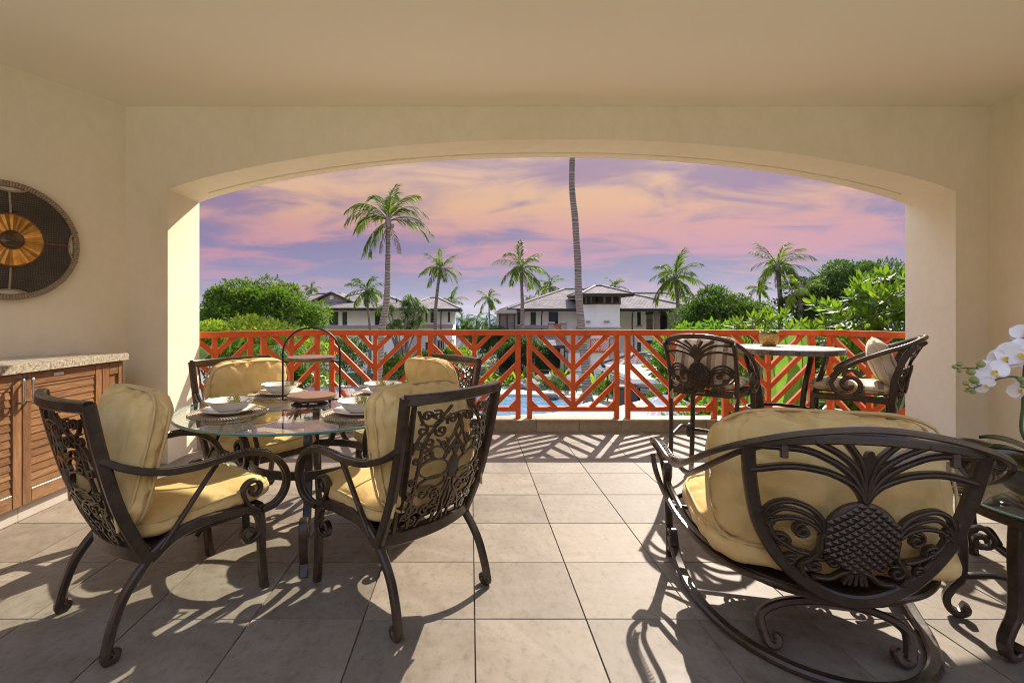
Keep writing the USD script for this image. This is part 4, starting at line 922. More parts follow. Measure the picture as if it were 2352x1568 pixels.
# ------------------------------------------------------------------ bar chairs
def bb_y(z): return np.interp(z, [0, .30, .66, .80, .93, 1.03, 1.10], [-.055, -.012, .0, -.012, -.05, -.10, -.17])
def make_bar_chair(label):
    t = thing('bar_chair', label, 'bar chair', group='striped bar chairs at the mosaic bar table')
    hw = lambda z: .222 + .02 * z
    for s in (-1, 1):
        z = np.linspace(0.001, 1.045, 22)
        part(t, 'back_post', MB().strap(np.column_stack([s * hw(z), bb_y(z), z]), .036, .024, side=(0, 1, 0)), 'bronze', 35)
        z = np.linspace(.001, .66, 8)
        part(t, 'front_leg', MB().strap(np.column_stack([s * (.225 + .01 * (1 - z / .66)), .43 + .012 * np.sin(z * 4.7), z]), .034, .030, side=(1, 0, 0)), 'bronze', 35)
        part(t, 'side_rail', MB().strap(sidecurve(s * .228, [(-.0, .665), (.2, .668), (.44, .665)]), .026, .045, side=(1, 0, 0)), 'bronze')
        st_ = spl([(-.03, .30), (.10, .33), (.2, .35), (.3, .33), (.43, .27)], 6)
        part(t, 'stretcher', MB().strap(sidecurve(s * .232, st_), .02, .026, side=(1, 0, 0)), 'bronze', 35)
        u = np.vstack([spl([(.43, .33), (.37, .335), (.335, .30)], 5)[:-1], spiral((.372, .268), .042, .010, 2.5, 1.1, 22)])
        part(t, 'scroll', MB().strap(sidecurve(s * .232, u), .024, .014, side=(1, 0, 0)), 'bronze', 35)
    part(t, 'front_rail', MB().strap([(-.23, .435, .665), (.23, .435, .665)], .026, .045, cham=.15), 'bronze')
    part(t, 'rear_rail', MB().strap([(x, -.03 * (1 - (x / .23) ** 2), .672) for x in np.linspace(-.225, .225, 9)], .026, .05, cham=.15), 'bronze', 35)
    part(t, 'foot_rest', MB().strap([(-.23, .425, .29), (.23, .425, .29)], .03, .022, cham=.2), 'bronze')
    part(t, 'maker_plate', MB().box((-.03, -.0455, .667), (.03, -.0432, .680), .001), 'name_plate')
    arm = [(.27, .50 - .5, 1.0)]
    sc2 = spiral((.215, .765), .125, .014, -.9, -1.62, 54)                    # (y, z) round the arm end, wound inwards
    half2 = np.vstack([spl([(0, -.185, 1.100), (.10, -.175, 1.094), (.19, -.135, 1.072), (.248, -.06, 1.035), (.272, .05, .99), (.284, .18, .925), (.286, .275, .855), (.286, .325, .775)], 7)[:-1],
                       np.column_stack([np.full(54, .286), spiral((.225, .765), .100, .014, .10, -1.5, 54)])])
    for s in (-1, 1):
        P = half2 * [s, 1, 1]
        tt = nrm(np.gradient(P, axis=0)); sd = np.where(np.abs(tt[:, :1]) > .6, nrm(np.cross(tt, [0, 0, 1.0])), [[1.0, 0, 0]])
        sd = nrm(np.cross(tt, [0, 0, 1.0])); bad = np.arange(len(P)) > 40; sd[bad] = [s * -1.0 * np.sign(-s) if False else 1.0, 0, 0]
        for i in range(41):
            if sd[i] @ np.array([1.0, 0, 0]) < 0 and i > 14: sd[i] *= -1
        part(t, 'arm_rim', MB().tube(P, .0155, 8), 'bronze_bright', True)
        P2 = half2[:46] * [s, 1, 1] + [0, .028, -.012]
        part(t, 'arm_rim', MB().tube(P2, .011, 8), 'bronze_bright', True)
    sp = np.array([(-.222, .675), (.222, .675), (.236, 1.03), (-.236, 1.03)])
    clip = Polygon([(x, z - .80) for x, z in sp] + []).union(Polygon([(-.236, .229), (.236, .229), (.15, .285), (-.15, .285)]))
    def bmap(v): return np.column_stack([v[:, 0], bb_y(v[:, 2]) - .06 * (1 - np.clip(np.abs(v[:, 0]) / .23, 0, 1) ** 2) + v[:, 1], v[:, 2]])
    part(t, 'back_casting', MB().plate(pineapple_panel(.285, clip), -.006, .006).map(lambda v: bmap(v + [0, 0, .80])), 'bronze')
    L, W, ex = pineapple_lines(.285); rg = MB()
    for l, w in zip(L, W):
        l = np.array([p for p in l if clip.contains(Point(p))])
        if len(l) > 3: rg.tube(bmap(np.column_stack([l[:, 0], np.full(len(l), -.006), l[:, 1] + .80])), w * .6, 5)
    part(t, 'casting_ridge', rg, 'bronze_bright', True)
    bod = trimesh.creation.icosphere(2); bm = MB().add(bod.vertices * [.072, .020, .108] + [0, -.006, 0], bod.faces).map(lambda v: bmap(v + [0, 0, .80]))
    pa = part(t, 'pineapple', bm, 'bronze', True)
    part(pa, 'pineapple_stud', studs(.072, .108, 0, .008, .0225).map(lambda v: bmap(v + [0, -.010, .80])), 'bronze_bright')
    b, p = cushion(.47, .47, .085, seed=41, zpipe=(0,), wr=.006, m=2.8); o = (0, .215, .735)
    sc_ = part(t, 'seat_cushion', xf(b, None, o), 'stripe_seat', True); part(sc_, 'piping', xf(p, None, o), 'piping', True)
    b, p = cushion(.42, .34, .15, seed=44, zpipe=(0,), wr=.010, m=2.0, e=5, pipe=.009); R = rx(PI / 2 - .30); o = (0, .045, .915)
    bc = part(t, 'back_cushion', xf(b, R, o), 'stripe_cloth', True); part(bc, 'ruffle', xf(p, R, o), 'stripe_cloth', True)
    tie = MB()
    for s in (-1, 1): tie.strap(spl([(s * .20, .01, .70), (s * .225, -.01, .66), (s * .215, -.02, .60)], 4), .03, .012)
    part(t, 'tie', tie, 'stripe_cloth')
    return t
bc1 = make_bar_chair('left striped bar chair with its pineapple back turned to the lounge chair')
bc1.GetAttribute('xformOp:translate').Set(Gf.Vec3d(1.74, 3.60, 0)); bc1.GetAttribute('xformOp:rotateZ').Set(math.degrees(yaw(.70, .715)))
dup(bc1, (2.975, 3.41, 0), yaw(-.78, .63), 'right striped bar chair seen side on, in front of the right pillar')

# ------------------------------------------------------------------ mosaic bar table
BT = (2.466, 3.80); BZ = .994; BR = .40
bt = thing('bar_table', 'high round bar table with a mosaic tile top and curved bronze legs', 'bar table', (*BT, 0))
part(bt, 'top_bed', MB().lathe([(0, BZ - .041), (BR - .004, BZ - .041), (BR - .001, BZ - .038), (BR - .001, BZ - .006), (BR - .004, BZ - .003), (0, BZ - .003)], 64), 'mosaic_grout', 30)
for k in range(64):
    a0, a1 = (k + .06) * 2 * PI / 64, (k + .94) * 2 * PI / 64
    def tl(z0, z1): 
        q = Polygon([((BR - .006) * math.cos(a0), (BR - .006) * math.sin(a0)), ((BR + .003) * math.cos(a0), (BR + .003) * math.sin(a0)), ((BR + .003) * math.cos(a1), (BR + .003) * math.sin(a1)), ((BR - .006) * math.cos(a1), (BR - .006) * math.sin(a1))])
        return MB().prism(q, z0, z1)
    part(bt, 'edge_tile', tl(BZ - .038, BZ - .008), 'mosaic_dark')
rings = MB(); rg2 = MB()
for j, r in enumerate(np.arange(.03, BR - .002, .037)):
    n = max(6, int(2 * PI * (r + .018) / .04)); 
    for k in range(n):
        a0, a1 = (k + .05) * 2 * PI / n, (k + .95) * 2 * PI / n
        r0, r1 = r + .0015, min(r + .0355, BR - .001)
        q = Polygon([(r0 * math.cos(a0), r0 * math.sin(a0)), (r1 * math.cos(a0), r1 * math.sin(a0)), (r1 * math.cos(a1), r1 * math.sin(a1)), (r0 * math.cos(a1), r0 * math.sin(a1))])
        rings.prism(q, BZ - .004, BZ)
part(bt, 'top_tile', rings, 'mosaic_light', kind='stuff')
for k in range(4):
    a = .35 + k * PI / 2; Rz = rz_(a)
    pr = spl([(.335, BZ - .047), (.315, .86), (.25, .66), (.225, .46), (.25, .24), (.33, .08), (.385, .016)], 6)
    part(bt, 'leg', MB().strap(np.column_stack([pr[:, 0], np.zeros(len(pr)), pr[:, 1]]) @ Rz.T, .040, .022, side=Rz @ np.array([0, 1.0, 0])), 'bronze', 35)
for r, z in ((.245, .50), (.26, .43)):
    part(bt, 'ring', MB().strap([(r * math.cos(q), r * math.sin(q), z) for q in np.linspace(0, 2 * PI, 56, endpoint=False)], .014, .026, closed=True, cham=.15), 'bronze', 35)
# gold pot
gp = thing('succulent_pot', 'hammered gold pot with green succulents on the mosaic bar table', 'plant pot', (2.478, 3.99, BZ + .001))
part(gp, 'pot', MB().lathe([(0, 0), (.045, 0), (.056, .006), (.070, .035), (.0745, .062), (.0715, .088), (.066, .100), (.063, .1005), (.066, .088), (.060, .080), (0, .080)], 48), 'gold_hammered', 40)
part(gp, 'soil', MB().lathe([(0, .088), (.060, .085), (.067, .0855)], 24), 'soil')
rng = np.random.default_rng(11)
def rosette(c, r, n, up):
    m = MB()
    for k in range(n):
        a = k * 2.39996; q = (k + .5) / n; L = r * (.35 + .65 * q); el = (1.35 - 1.05 * q) * up
        d = np.array([math.cos(a) * math.cos(el), math.sin(a) * math.cos(el), math.sin(el)]); s = np.array([-math.sin(a), math.cos(a), 0]); w = L * .36; u = np.cross(d, s)
        base = np.array(c) + d * L * .05
        m.add([base, base + d * L * .6 + s * w, base + d * L + u * -.004, base + d * L * .6 - s * w, base + d * L * .55 - u * w * .45, base + d * L * .6 + u * w * .15], [[0, 1, 5], [1, 2, 5], [2, 3, 5], [3, 0, 5], [0, 4, 1], [1, 4, 2], [2, 4, 3], [3, 4, 0]])
    return m
for c, r, n, up in (((.028, -.01, .098), .066, 26, 1.0), ((-.034, .012, .094), .058, 22, 1.1), ((-.01, -.038, .092), .044, 18, 1.0), ((.0, .036, .105), .055, 20, 1.2), ((-.052, -.02, .098), .050, 16, 1.2)):
    part(gp, 'succulent', rosette(c, r, n, up), 'succulent', 30)

# ------------------------------------------------------------------ glass side table, planter and orchid
ST = np.array([2.285, 1.785]); SZ, SR = .53, .35
sd = thing('side_table', 'small glass-topped side table with scrolled bronze feet at the right edge', 'side table', (*ST, 0))
part(sd, 'glass_top', MB().lathe([(SR - .008, SZ), (0, SZ)], 80).lathe([(SR - .008, SZ - .010), (0, SZ - .010)], 80), 'glass_top')
part(sd, 'glass_edge', MB().lathe([(SR - .008, SZ), (SR - .001, SZ - .002), (SR, SZ - .005), (SR - .001, SZ - .008), (SR - .008, SZ - .010)], 80), 'glass_edge', True)
part(sd, 'rim', MB().strap([((SR - .02) * math.cos(q), (SR - .02) * math.sin(q), SZ - .030) for q in np.linspace(0, 2 * PI, 72, endpoint=False)], .030, .036, closed=True, cham=.15), 'bronze', 35)
for a in (3.30, 2.50, 3.30 + PI, 2.50 + PI):
    Rz = rz_(a); s = Rz @ np.array([0, 1.0, 0])
    pr = spl([(.32, SZ - .048), (.325, .38), (.322, .26), (.328, .165), (.352, .12), (.372, .075), (.366, .035), (.342, .018), (.318, .026), (.312, .046), (.328, .056)], 6)
    lg = part(sd, 'leg', MB().strap(np.column_stack([pr[:, 0], np.zeros(len(pr)), pr[:, 1]]) @ Rz.T, .042, .026, side=s), 'bronze', 35)
    ar = spl([(.33, .17), (.22, .205), (.10, .185), (0, .15)], 6)
    part(lg, 'stretcher', MB().strap(np.column_stack([ar[:, 0], np.zeros(len(ar)), ar[:, 1]]) @ Rz.T, .034, .02, side=s), 'bronze', 35)
    u = np.vstack([spl([(.32, .36), (.27, .385), (.235, .35)], 5)[:-1], spiral((.268, .335), .036, .010, 2.6, 1.1, 20)])
    part(lg, 'scroll', MB().strap(np.column_stack([u[:, 0], np.zeros(len(u)), u[:, 1]]) @ Rz.T, .036, .016, side=s), 'bronze', 35)
part(sd, 'hub', MB().lathe([(0, .135), (.035, .135), (.045, .15), (.035, .165), (0, .17)], 24), 'bronze', 35)
PL = np.array([2.27, 1.885])
pb = thing('planter_bowl', 'wide dark pewter bowl filled with moss on the glass side table', 'planter', (*PL, SZ + .001))
part(pb, 'bowl', MB().lathe([(0, 0), (.085, 0), (.105, .006), (.165, .05), (.198, .100), (.206, .128), (.203, .132), (.196, .126), (.188, .105), (0, .095)], 64), 'pewter', 40)
ms = MB(); a = np.linspace(0, 2 * PI, 49)[:-1]; rr = np.linspace(0, .194, 16)
V = np.array([(r * math.cos(q), r * math.sin(q), .112 + .030 * (1 - (r / .194) ** 2)) for r in rr for q in a]); V[:, 2] += (meshkit.fbm(V * 38, 3, 3) - .5) * .05
i, j = np.meshgrid(np.arange(15), np.arange(48), indexing='ij'); q_ = np.stack([i * 48 + j, i * 48 + (j + 1) % 48, (i + 1) * 48 + (j + 1) % 48, (i + 1) * 48 + j], -1).reshape(-1, 4)
part(pb, 'moss', MB().add(V, q_[:, ::-1]), 'moss', True)
o0 = np.array([PL[0], PL[1], SZ + .13])
orc = thing('orchid', 'white moth orchid with arching stems growing from the moss bowl', 'orchid', tuple(o0))
Yo = 1.885
def L_(u, v, dy=0.0): return at(u, v, Yo + dy) - o0
st1 = spl([(.0, 0, 0), L_(2350, 1000), L_(2350, 930), L_(2352, 870), L_(2356, 800, .02), L_(2356, 765, .03), L_(2362, 745, .03)], 7)
stem = part(orc, 'stem', MB().tube(st1, np.linspace(.006, .004, len(st1)), 7), 'stem', True)
st2 = spl([L_(2352, 872), L_(2330, 865, -.02), L_(2303, 867, -.04), L_(2280, 875, -.05), L_(2255, 884, -.05), L_(2237, 890, -.06), L_(2218, 892, -.06)], 7)
part(orc, 'stem', MB().tube(st2, np.linspace(.0042, .0018, len(st2)), 7), 'stem', True)
st3 = spl([L_(2340, 815, .02), L_(2300, 838, -.02), L_(2270, 847, -.03), L_(2245, 846, -.03), L_(2220, 845, -.03), L_(2196, 846, -.03)], 7)
part(orc, 'stem', MB().tube(st3, np.linspace(.0036, .0016, len(st3)), 7), 'stem', True)
def petal(m, c, d, s, L, w, cup=.18):
    """a rounded petal from c towards d, broad along s"""
    u = np.cross(d, s); n = 7; rows = []
    for i in range(n):
        q = i / (n - 1); ww = w * math.sin(PI * min(.98, .12 + .86 * q)) ** .6 * (1 if q < .97 else .35)
        rows.append([c + d * L * q + s * ww * k + u * (-cup * L * (q ** 2) + .12 * w * k * k) for k in (-1, -.5, 0, .5, 1)])
    v = np.array(rows).reshape(-1, 3); i, j = np.meshgrid(np.arange(n - 1), np.arange(4), indexing='ij')
    f = np.stack([i * 5 + j, i * 5 + j + 1, (i + 1) * 5 + j + 1, (i + 1) * 5 + j], -1).reshape(-1, 4)
    m.add(v, f)
def flower(c, face, size, spin=0.0):
    face = nrm(face); up = np.array([0, 0, 1.0]); x = nrm(np.cross(up, face)); y = np.cross(face, x)
    cs, sn = math.cos(spin), math.sin(spin); x, y = x * cs + y * sn, y * cs - x * sn
    fl = None; m = MB()
    for a, L, w in ((PI / 2, 1, .42), (PI / 2 + 2.2, 1, .40), (PI / 2 - 2.2, 1, .40)):
        d = x * math.cos(a) + y * math.sin(a); petal(m, c - face * .002, d, np.cross(face, d), size * L * .95, size * w * .9)
    for a in (.22, PI - .22):
        d = x * math.cos(a) + y * math.sin(a); petal(m, c + face * .002, d, np.cross(face, d), size * 1.02, size * .62, .12)
    fl = part(orc, 'flower', m, 'petal', True)
    lip = MB()
    for a, L in ((-PI / 2, .42), (-.5, .26), (PI + .5, .26)):
        d = nrm(x * math.cos(a) + y * math.sin(a) + face * .7); petal(lip, c + face * .004, d, np.cross(face, d), size * L, size * .15, -.3)
    part(fl, 'lip', lip, 'petal_yellow', True); part(fl, 'column', MB().ico(c + face * .006, size * .09, 1), 'petal_yellow', True)
toward = lambda p: nrm(np.array([0, 0, EYE]) - (p + o0))
for u, v, dy, sz, fx, fz, spn in ((2348, 815, -.03, .074, .1, .15, .1), (2312, 822, .0, .056, -.5, .1, .3), (2281, 853, -.05, .052, .35, -.1, .5), (2262, 884, -.055, .036, .2, -.4, 1.0), (2346, 897, -.03, .042, -.8, .2, .4), (2358, 768, .03, .050, .1, .3, -.3), (2388, 795, .06, .066, .6, .1, .2), (2332, 804, .05, .050, -.9, .3, .2), (2395, 850, .03, .06, .5, 0, 0)):
    p = L_(u, v, dy); flower(p, toward(p) + [fx, 0, fz], sz, spn)
for u, v, r in ((2204, 836, .0092), (2253, 836, .0125), (2230, 854, .0125), (2237, 873, .013), (2234, 899, .0095), (2218, 880, .0085), (2220, 897, .006), (2193, 842, .008), (2204, 852, .006), (2306, 862, .008), (2348, 872, .012), (2351, 886, .009)):
    p = L_(u, v, -.045); b = part(orc, 'bud', MB().ico(p, np.array([r * 1.25, r, r]), 2), 'bud', True)
    src = np.vstack([st2, st3]); k = src[np.argmin(((src - p) ** 2).sum(1))]
    part(b, 'stalk', MB().tube([k, (k + p) / 2 + [0, 0, .002], p], .0016, 5), 'stem', True)
for ang, L, w, lift in ((2.9, .21, .055, .5), (2.3, .20, .06, .75), (3.6, .17, .05, .35), (4.4, .19, .045, .3), (.5, .2, .045, .5), (5.5, .2, .04, .4)):
    d = np.array([math.cos(ang), math.sin(ang), 0]); s = np.array([-math.sin(ang), math.cos(ang), 0]); m = MB(); rows = []
    for q in np.linspace(0, 1, 9):
        c = d * L * q * .95 + np.array([0, 0, 1]) * (L * lift * q * (1.25 - .8 * q)); ww = w * math.sin(PI * (.12 + .86 * q)) ** .8
        rows.append([c - s * ww + [0, 0, .010], c, c + s * ww + [0, 0, .010]])
    v = np.array(rows).reshape(-1, 3); i, j = np.meshgrid(np.arange(8), np.arange(2), indexing='ij'); f = np.stack([i * 3 + j, i * 3 + j + 1, (i + 1) * 3 + j + 1, (i + 1) * 3 + j], -1).reshape(-1, 4)
    m.add(v, f).add(v - [0, 0, .0025], f[:, ::-1]); part(orc, 'leaf', m, 'orchid_leaf', 50)
# ================================================================== outside
G0 = -4.2
def ground_z(x, y):
    t = np.clip((y - 62) / 160, 0, 1); return G0 - .05 - 11.5 * t * t * (3 - 2 * t)
xs = np.concatenate([np.linspace(-900, -60, 15), np.linspace(-50, 60, 56), np.linspace(70, 900, 15)]); ys = np.concatenate([[-60, -20], np.linspace(3, 90, 45), np.linspace(96, 420, 28)])
Xg, Yg = np.meshgrid(xs, ys, indexing='ij'); Zg = ground_z(Xg, Yg) + (meshkit.noise(np.stack([Xg * .15, Yg * .15, Xg * 0], -1)) - .5) * .12 * (Yg > 50)
i, j = np.meshgrid(np.arange(len(xs) - 1), np.arange(len(ys) - 1), indexing='ij'); n_ = len(ys)
gf = np.stack([i * n_ + j, (i + 1) * n_ + j, (i + 1) * n_ + j + 1, i * n_ + j + 1], -1).reshape(-1, 4)
struct('ground', MB().add(np.stack([Xg, Yg, Zg], -1).reshape(-1, 3), gf), 'ground', True)
SEA = -15.0
struct('sea', MB().add([(-14500, 170, SEA), (14500, 170, SEA), (14500, 13000, SEA), (-14500, 13000, SEA)], [[0, 1, 2, 3]]), 'sea_water')
xi = np.linspace(-7000, 9000, 90); yi = np.linspace(0, 1, 9); isl = []
for q in yi:
    hgt = 132 * np.interp(xi, [-7000, -2500, -600, 0, 800, 2500, 5200, 9000], [0, .05, .22, .45, .75, 1.25, 1.5, .5]) * math.sin(PI * q) ** .8
    hgt = hgt * (.82 + .36 * meshkit.fbm(np.stack([xi * .0011, xi * 0 + q * 2, xi * 0], -1), 4))
    isl.append(np.stack([xi, np.full_like(xi, 9000 + 2500 * q), SEA - 3 + hgt], -1))
isl = np.stack(isl, 1).reshape(-1, 3); i, j = np.meshgrid(np.arange(89), np.arange(8), indexing='ij')
struct('island', MB().add(isl, np.stack([i * 9 + j, (i + 1) * 9 + j, (i + 1) * 9 + j + 1, i * 9 + j + 1], -1).reshape(-1, 4)), 'island', True)

# pool and its deck
th = np.linspace(0, 2 * PI, 60, endpoint=False)
pool = Polygon(np.stack([.6 + (6.4 + .7 * np.sin(3 * th + .5)) * np.cos(th), 29.0 + (4.0 + .5 * np.sin(2 * th + 1)) * np.sin(th)], -1))
deck = Polygon([(-16, 5.7), (6.0, 5.7), (7.0, 12), (12.5, 15), (14, 24), (10.5, 34.5), (5.0, 36.8), (-6, 36.4), (-16, 34)])
struct('pool_deck', MB().prism(deck.difference(pool.buffer(.34)), G0 - .3, G0 + .10), 'deck')
struct('pool_water', MB().prism(pool.buffer(.1), G0 - .2, G0 - .02), 'pool_water')
cop = tag(UsdGeom.Xform.Define(stage, '/World/pool_coping'), kind='structure')
ring_ = pool.buffer(.335).difference(pool)
for k in range(44):
    a0, a1 = k * 2 * PI / 44 + .003, (k + 1) * 2 * PI / 44 - .003
    c = (.6, 29.0); w = Polygon([c, (c[0] + 14 * math.cos(a0), c[1] + 14 * math.sin(a0)), (c[0] + 14 * math.cos(a1), c[1] + 14 * math.sin(a1))])
    g = ring_.intersection(w)
    if not g.is_empty: part(cop, 'coping_stone', MB().prism(g, G0 - .1, G0 + .15), 'deck')

# ------------------------------------------------------------------ vegetation builders
def kite(c, d, s, L, w, fold=.0, u=None):
    """many leaves at once: c base, d along, s across (n x 3), L, w (n)"""
    u = np.cross(d, s) if u is None else u
    L = np.broadcast_to(L, (len(c),))[:, None]; w = np.broadcast_to(w, (len(c),))[:, None]
    v = np.stack([c, c + d * L * .5 + s * w - u * fold * w, c + d * L, c + d * L * .5 - s * w - u * fold * w], 1).reshape(-1, 3)
    b = np.arange(len(c))[:, None] * 4
    return v, np.vstack([b + [0, 1, 2], b + [0, 2, 3]])
def ell_leaf(c, d, s, L, w, bend=.2):
    """broader leaf with a rib and a droop: 8 triangles each"""
    u = np.cross(d, s); L = np.broadcast_to(L, (len(c),))[:, None]; w = np.broadcast_to(w, (len(c),))[:, None]
    P = lambda q, k: c + d * L * q + s * w * k - u * (-.25 * w * abs(k)) - u * bend * L * q * q
    v = np.stack([P(0, 0), P(.4, 1), P(.75, .8), P(1, 0), P(.75, -.8), P(.4, -1), P(.4, 0), P(.75, 0)], 1).reshape(-1, 3)
    b = np.arange(len(c))[:, None] * 8
    return v, np.vstack([b + t for t in ([0, 1, 6], [1, 2, 7], [1, 7, 6], [2, 3, 7], [0, 6, 5], [6, 7, 4], [6, 4, 5], [7, 3, 4])])
def rdir(rng, n, up=0.0):
    d = rng.normal(size=(n, 3)); d[:, 2] += up; return nrm(d)
def crown(rng, c, r, nblob, nleaf, L, shape=.33, under=-.35, up=.5, wide=.42, kind='kite'):
    """leaves on many sub-clumps over an ellipsoid: uneven outline, gaps between clumps"""
    c, r = np.asarray(c, float), np.asarray(r, float); m = MB()
    bd = rdir(rng, nblob * 2, .25); bd = bd[bd[:, 2] > under][:nblob]
    for k, b in enumerate(bd):
        cen = c + b * r * rng.uniform(.62, .98); br = shape * r.mean() * rng.uniform(.6, 1.25)
        n = int(nleaf * rng.uniform(.6, 1.3)); d0 = rdir(rng, n, .35)
        p = cen + d0 * br * (rng.uniform(.35, 1, n) ** .5)[:, None] * [1.15, 1.15, .8]
        d = nrm(d0 * .8 + rdir(rng, n, up - .6) * .9); s = nrm(np.cross(d, rdir(rng, n, 1.4)))
        LL = L * rng.uniform(.6, 1.3, n)
        v, f = (kite(p, d, s, LL, LL * wide * .5, .2) if kind == 'kite' else ell_leaf(p, d, s, LL, LL * wide * .5))
        m.add(v, f)
    return m, c + bd * r * .8
def limbs(rng, base, c, r, ends, r0, n=9):
    """a trunk with limbs that reach into the crown"""
    base, c = np.asarray(base, float), np.asarray(c, float); m = MB()
    fork = base + (c - base) * .45 + [0, 0, -.1 * r[2]]
    m.tube(spl([base, (base + fork) / 2 + rng.normal(0, .06, 3) * r0 * 8, fork], 6), np.linspace(r0, r0 * .72, 13), 9)
    for e in ends[rng.choice(len(ends), min(n, len(ends)), replace=False)]:
        mid = (fork + e) / 2 + rng.normal(0, .12, 3) * r.mean() + [0, 0, -.05 * r[2]]
        m.tube(spl([fork, mid, e], 5), np.linspace(r0 * .5, r0 * .10, 11), 6)
    return m
def tree(name, label, cat, base, c, r, leaf, seed, nblob=46, nleaf=150, L=.22, group=None, r0=.2, shape=.30, wide=.42, kind='kite', under=-.35):
    rng = np.random.default_rng(seed); base = np.asarray(base, float); r = np.asarray(r, float)
    t = thing(name, label, cat, base, group=group)
    m, ends = crown(rng, np.asarray(c) - base, r, nblob, nleaf, L, shape, under, wide=wide, kind=kind)
    part(t, 'trunk', limbs(rng, (0, 0, 0), np.asarray(c) - base, r, ends, r0), 'bark', True)
    part(t, 'crown', m, leaf)
    return t

def frond_mesh(rng, L, az, el, droop, n=30, ll=.38, wind=(.0, 0, 0), ragged=.12, w=.032):
    q = np.linspace(0, 1, 14); d = np.array([math.cos(az) * math.cos(el), math.sin(az) * math.cos(el), math.sin(el)]); p = [np.zeros(3)]
    for k in range(13):
        d = nrm(d + np.array([0, 0, -droop / 13 * (1 + 1.6 * q[k])]) + np.array(wind) / 13 * (.3 + q[k])); p.append(p[-1] + d * L / 13)
    p = np.array(p); m = MB(); m.tube(p, np.linspace(.028, .006, 14) * L / 2.4, 5)
    T = nrm(np.gradient(p, axis=0))
    s = np.repeat(np.linspace(.14, .985, n), 2); side = np.tile([1, -1], n)
    s = np.clip(s + rng.normal(0, .006, 2 * n), .1, .99)
    P = np.stack([np.interp(s, q, p[:, k]) for k in range(3)], -1); Tn = nrm(np.stack([np.interp(s, q, T[:, k]) for k in range(3)], -1))
    S = nrm(np.cross(Tn, [0, 0, 1.0])) * side[:, None]
    hang = .25 + .6 * rng.random(2 * n)
    up_ = np.clip(Tn[:, 2:] - .35, 0, 1)
    D = nrm(Tn * (.55 + .5 * s[:, None] + 1.5 * up_) + S * (.85 - .35 * up_) + np.array([0, 0, -1.0]) * hang[:, None] + np.array(wind) * .6)
    LL = L * ll * np.sin(PI * np.clip(.12 + .80 * s, 0, 1)) ** .7 * rng.uniform(1 - ragged * 2, 1 + ragged, 2 * n)
    keep = rng.random(2 * n) > .15
    W = nrm(np.cross(D, np.cross(S, D) + rng.normal(0, .25, (2 * n, 3))))
    P2 = P + D * LL[:, None] * .55; D2 = nrm(D + np.array([0, 0, -.55]) + rng.normal(0, .08, D.shape))
    wd = np.full(2 * n, w * L / 2.4)[:, None]
    v = np.stack([P, P + D * LL[:, None] * .3 + W * wd, P2 + W * wd * .8, P2 + D2 * LL[:, None] * .5, P2 - W * wd * .8, P + D * LL[:, None] * .3 - W * wd], 1)[keep].reshape(-1, 3)
    b = np.arange(keep.sum())[:, None] * 6
    m.add(v, np.vstack([b + t for t in ([0, 1, 5], [1, 2, 4], [1, 4, 5], [2, 3, 4])]))
    return m
def palm(label, base, top_, L, seed, nf=16, r0=.22, r1=.13, bow=(0, 0), wind=(.25, 0, 0), n=28, name='coconut_palm', group='coconut palms beyond the terrace', leafm='frond', w=.034, fr=None, dead=2, els=(-.5, 1.25)):
    rng = np.random.default_rng(seed); base, top_ = np.asarray(base, float), np.asarray(top_, float); h = top_ - base
    t = thing(name, label, 'palm tree', base, group=group)
    q = np.linspace(0, 1, 7); path = np.array([h * k + np.array([bow[0], bow[1], 0]) * math.sin(PI * k) for k in q]); path = spl(path, 8)
    s = np.linspace(0, 1, len(path)); rad = r1 + (r0 - r1) * (1 - s) ** 1.2 + r0 * .45 * np.exp(-s * 22)
    rad = rad * (1 + .008 * np.sin(s * h[2] * 2 * PI / .34) + .09 * (meshkit.noise(np.column_stack([s * h[2] * 1.3, s * 0, s * 0 + seed])) - .5)) ;
    path = path + np.column_stack([meshkit.noise(np.column_stack([s * h[2] * .45, s * 0, s * 0 + seed * 2])) - .5, s * 0, s * 0]) * .22 * np.sin(PI * s)[:, None]; rad[-4:] *= 1.12
    part(t, 'trunk', MB().tube(path, rad, 12), 'palm_bark', True)
    hd = MB(); hd.lathe([(0, -.15), (r1 * 1.1, -.1), (r1 * 1.35, .15), (r1 * 1.1, .45), (r1 * .4, .7), (0, .75)], 10, tuple(h))
    for k in range(5):
        a = rng.uniform(0, 6.28); hd.ico(h + np.array([math.cos(a) * r1 * 1.8, math.sin(a) * r1 * 1.8, -.05]), [.10, .10, .13], 1)
    part(t, 'crown_shaft', hd, 'bark', True)
    if fr is None:
        fr = []
        for k in range(nf):
            u = (k + .5) / nf; el = els[0] + (els[1] - els[0]) * (1 - (1 - u) ** 1.2); fr.append((k * 2.39996 + rng.normal(0, .25), el + rng.normal(0, .1), rng.uniform(.8, 1.1), rng.uniform(.55, .95) + .3 * (1 - u)))
    for az, el, ls, dr in fr:
        m = frond_mesh(rng, L * ls, az, el, dr, n=n, wind=wind, w=w)
        part(t, 'frond', xf(m, None, h + [0, 0, .2]), leafm)
    for k in range(dead if n > 20 else 0):
        part(t, 'dead_frond', xf(frond_mesh(rng, L * rng.uniform(.6, .8), rng.uniform(0, 6.28), rng.uniform(-1.1, -.6), .5, n=int(n * .6), ll=.25, w=w * .7), None, h + [0, 0, .1]), 'dead_frond')
    return t
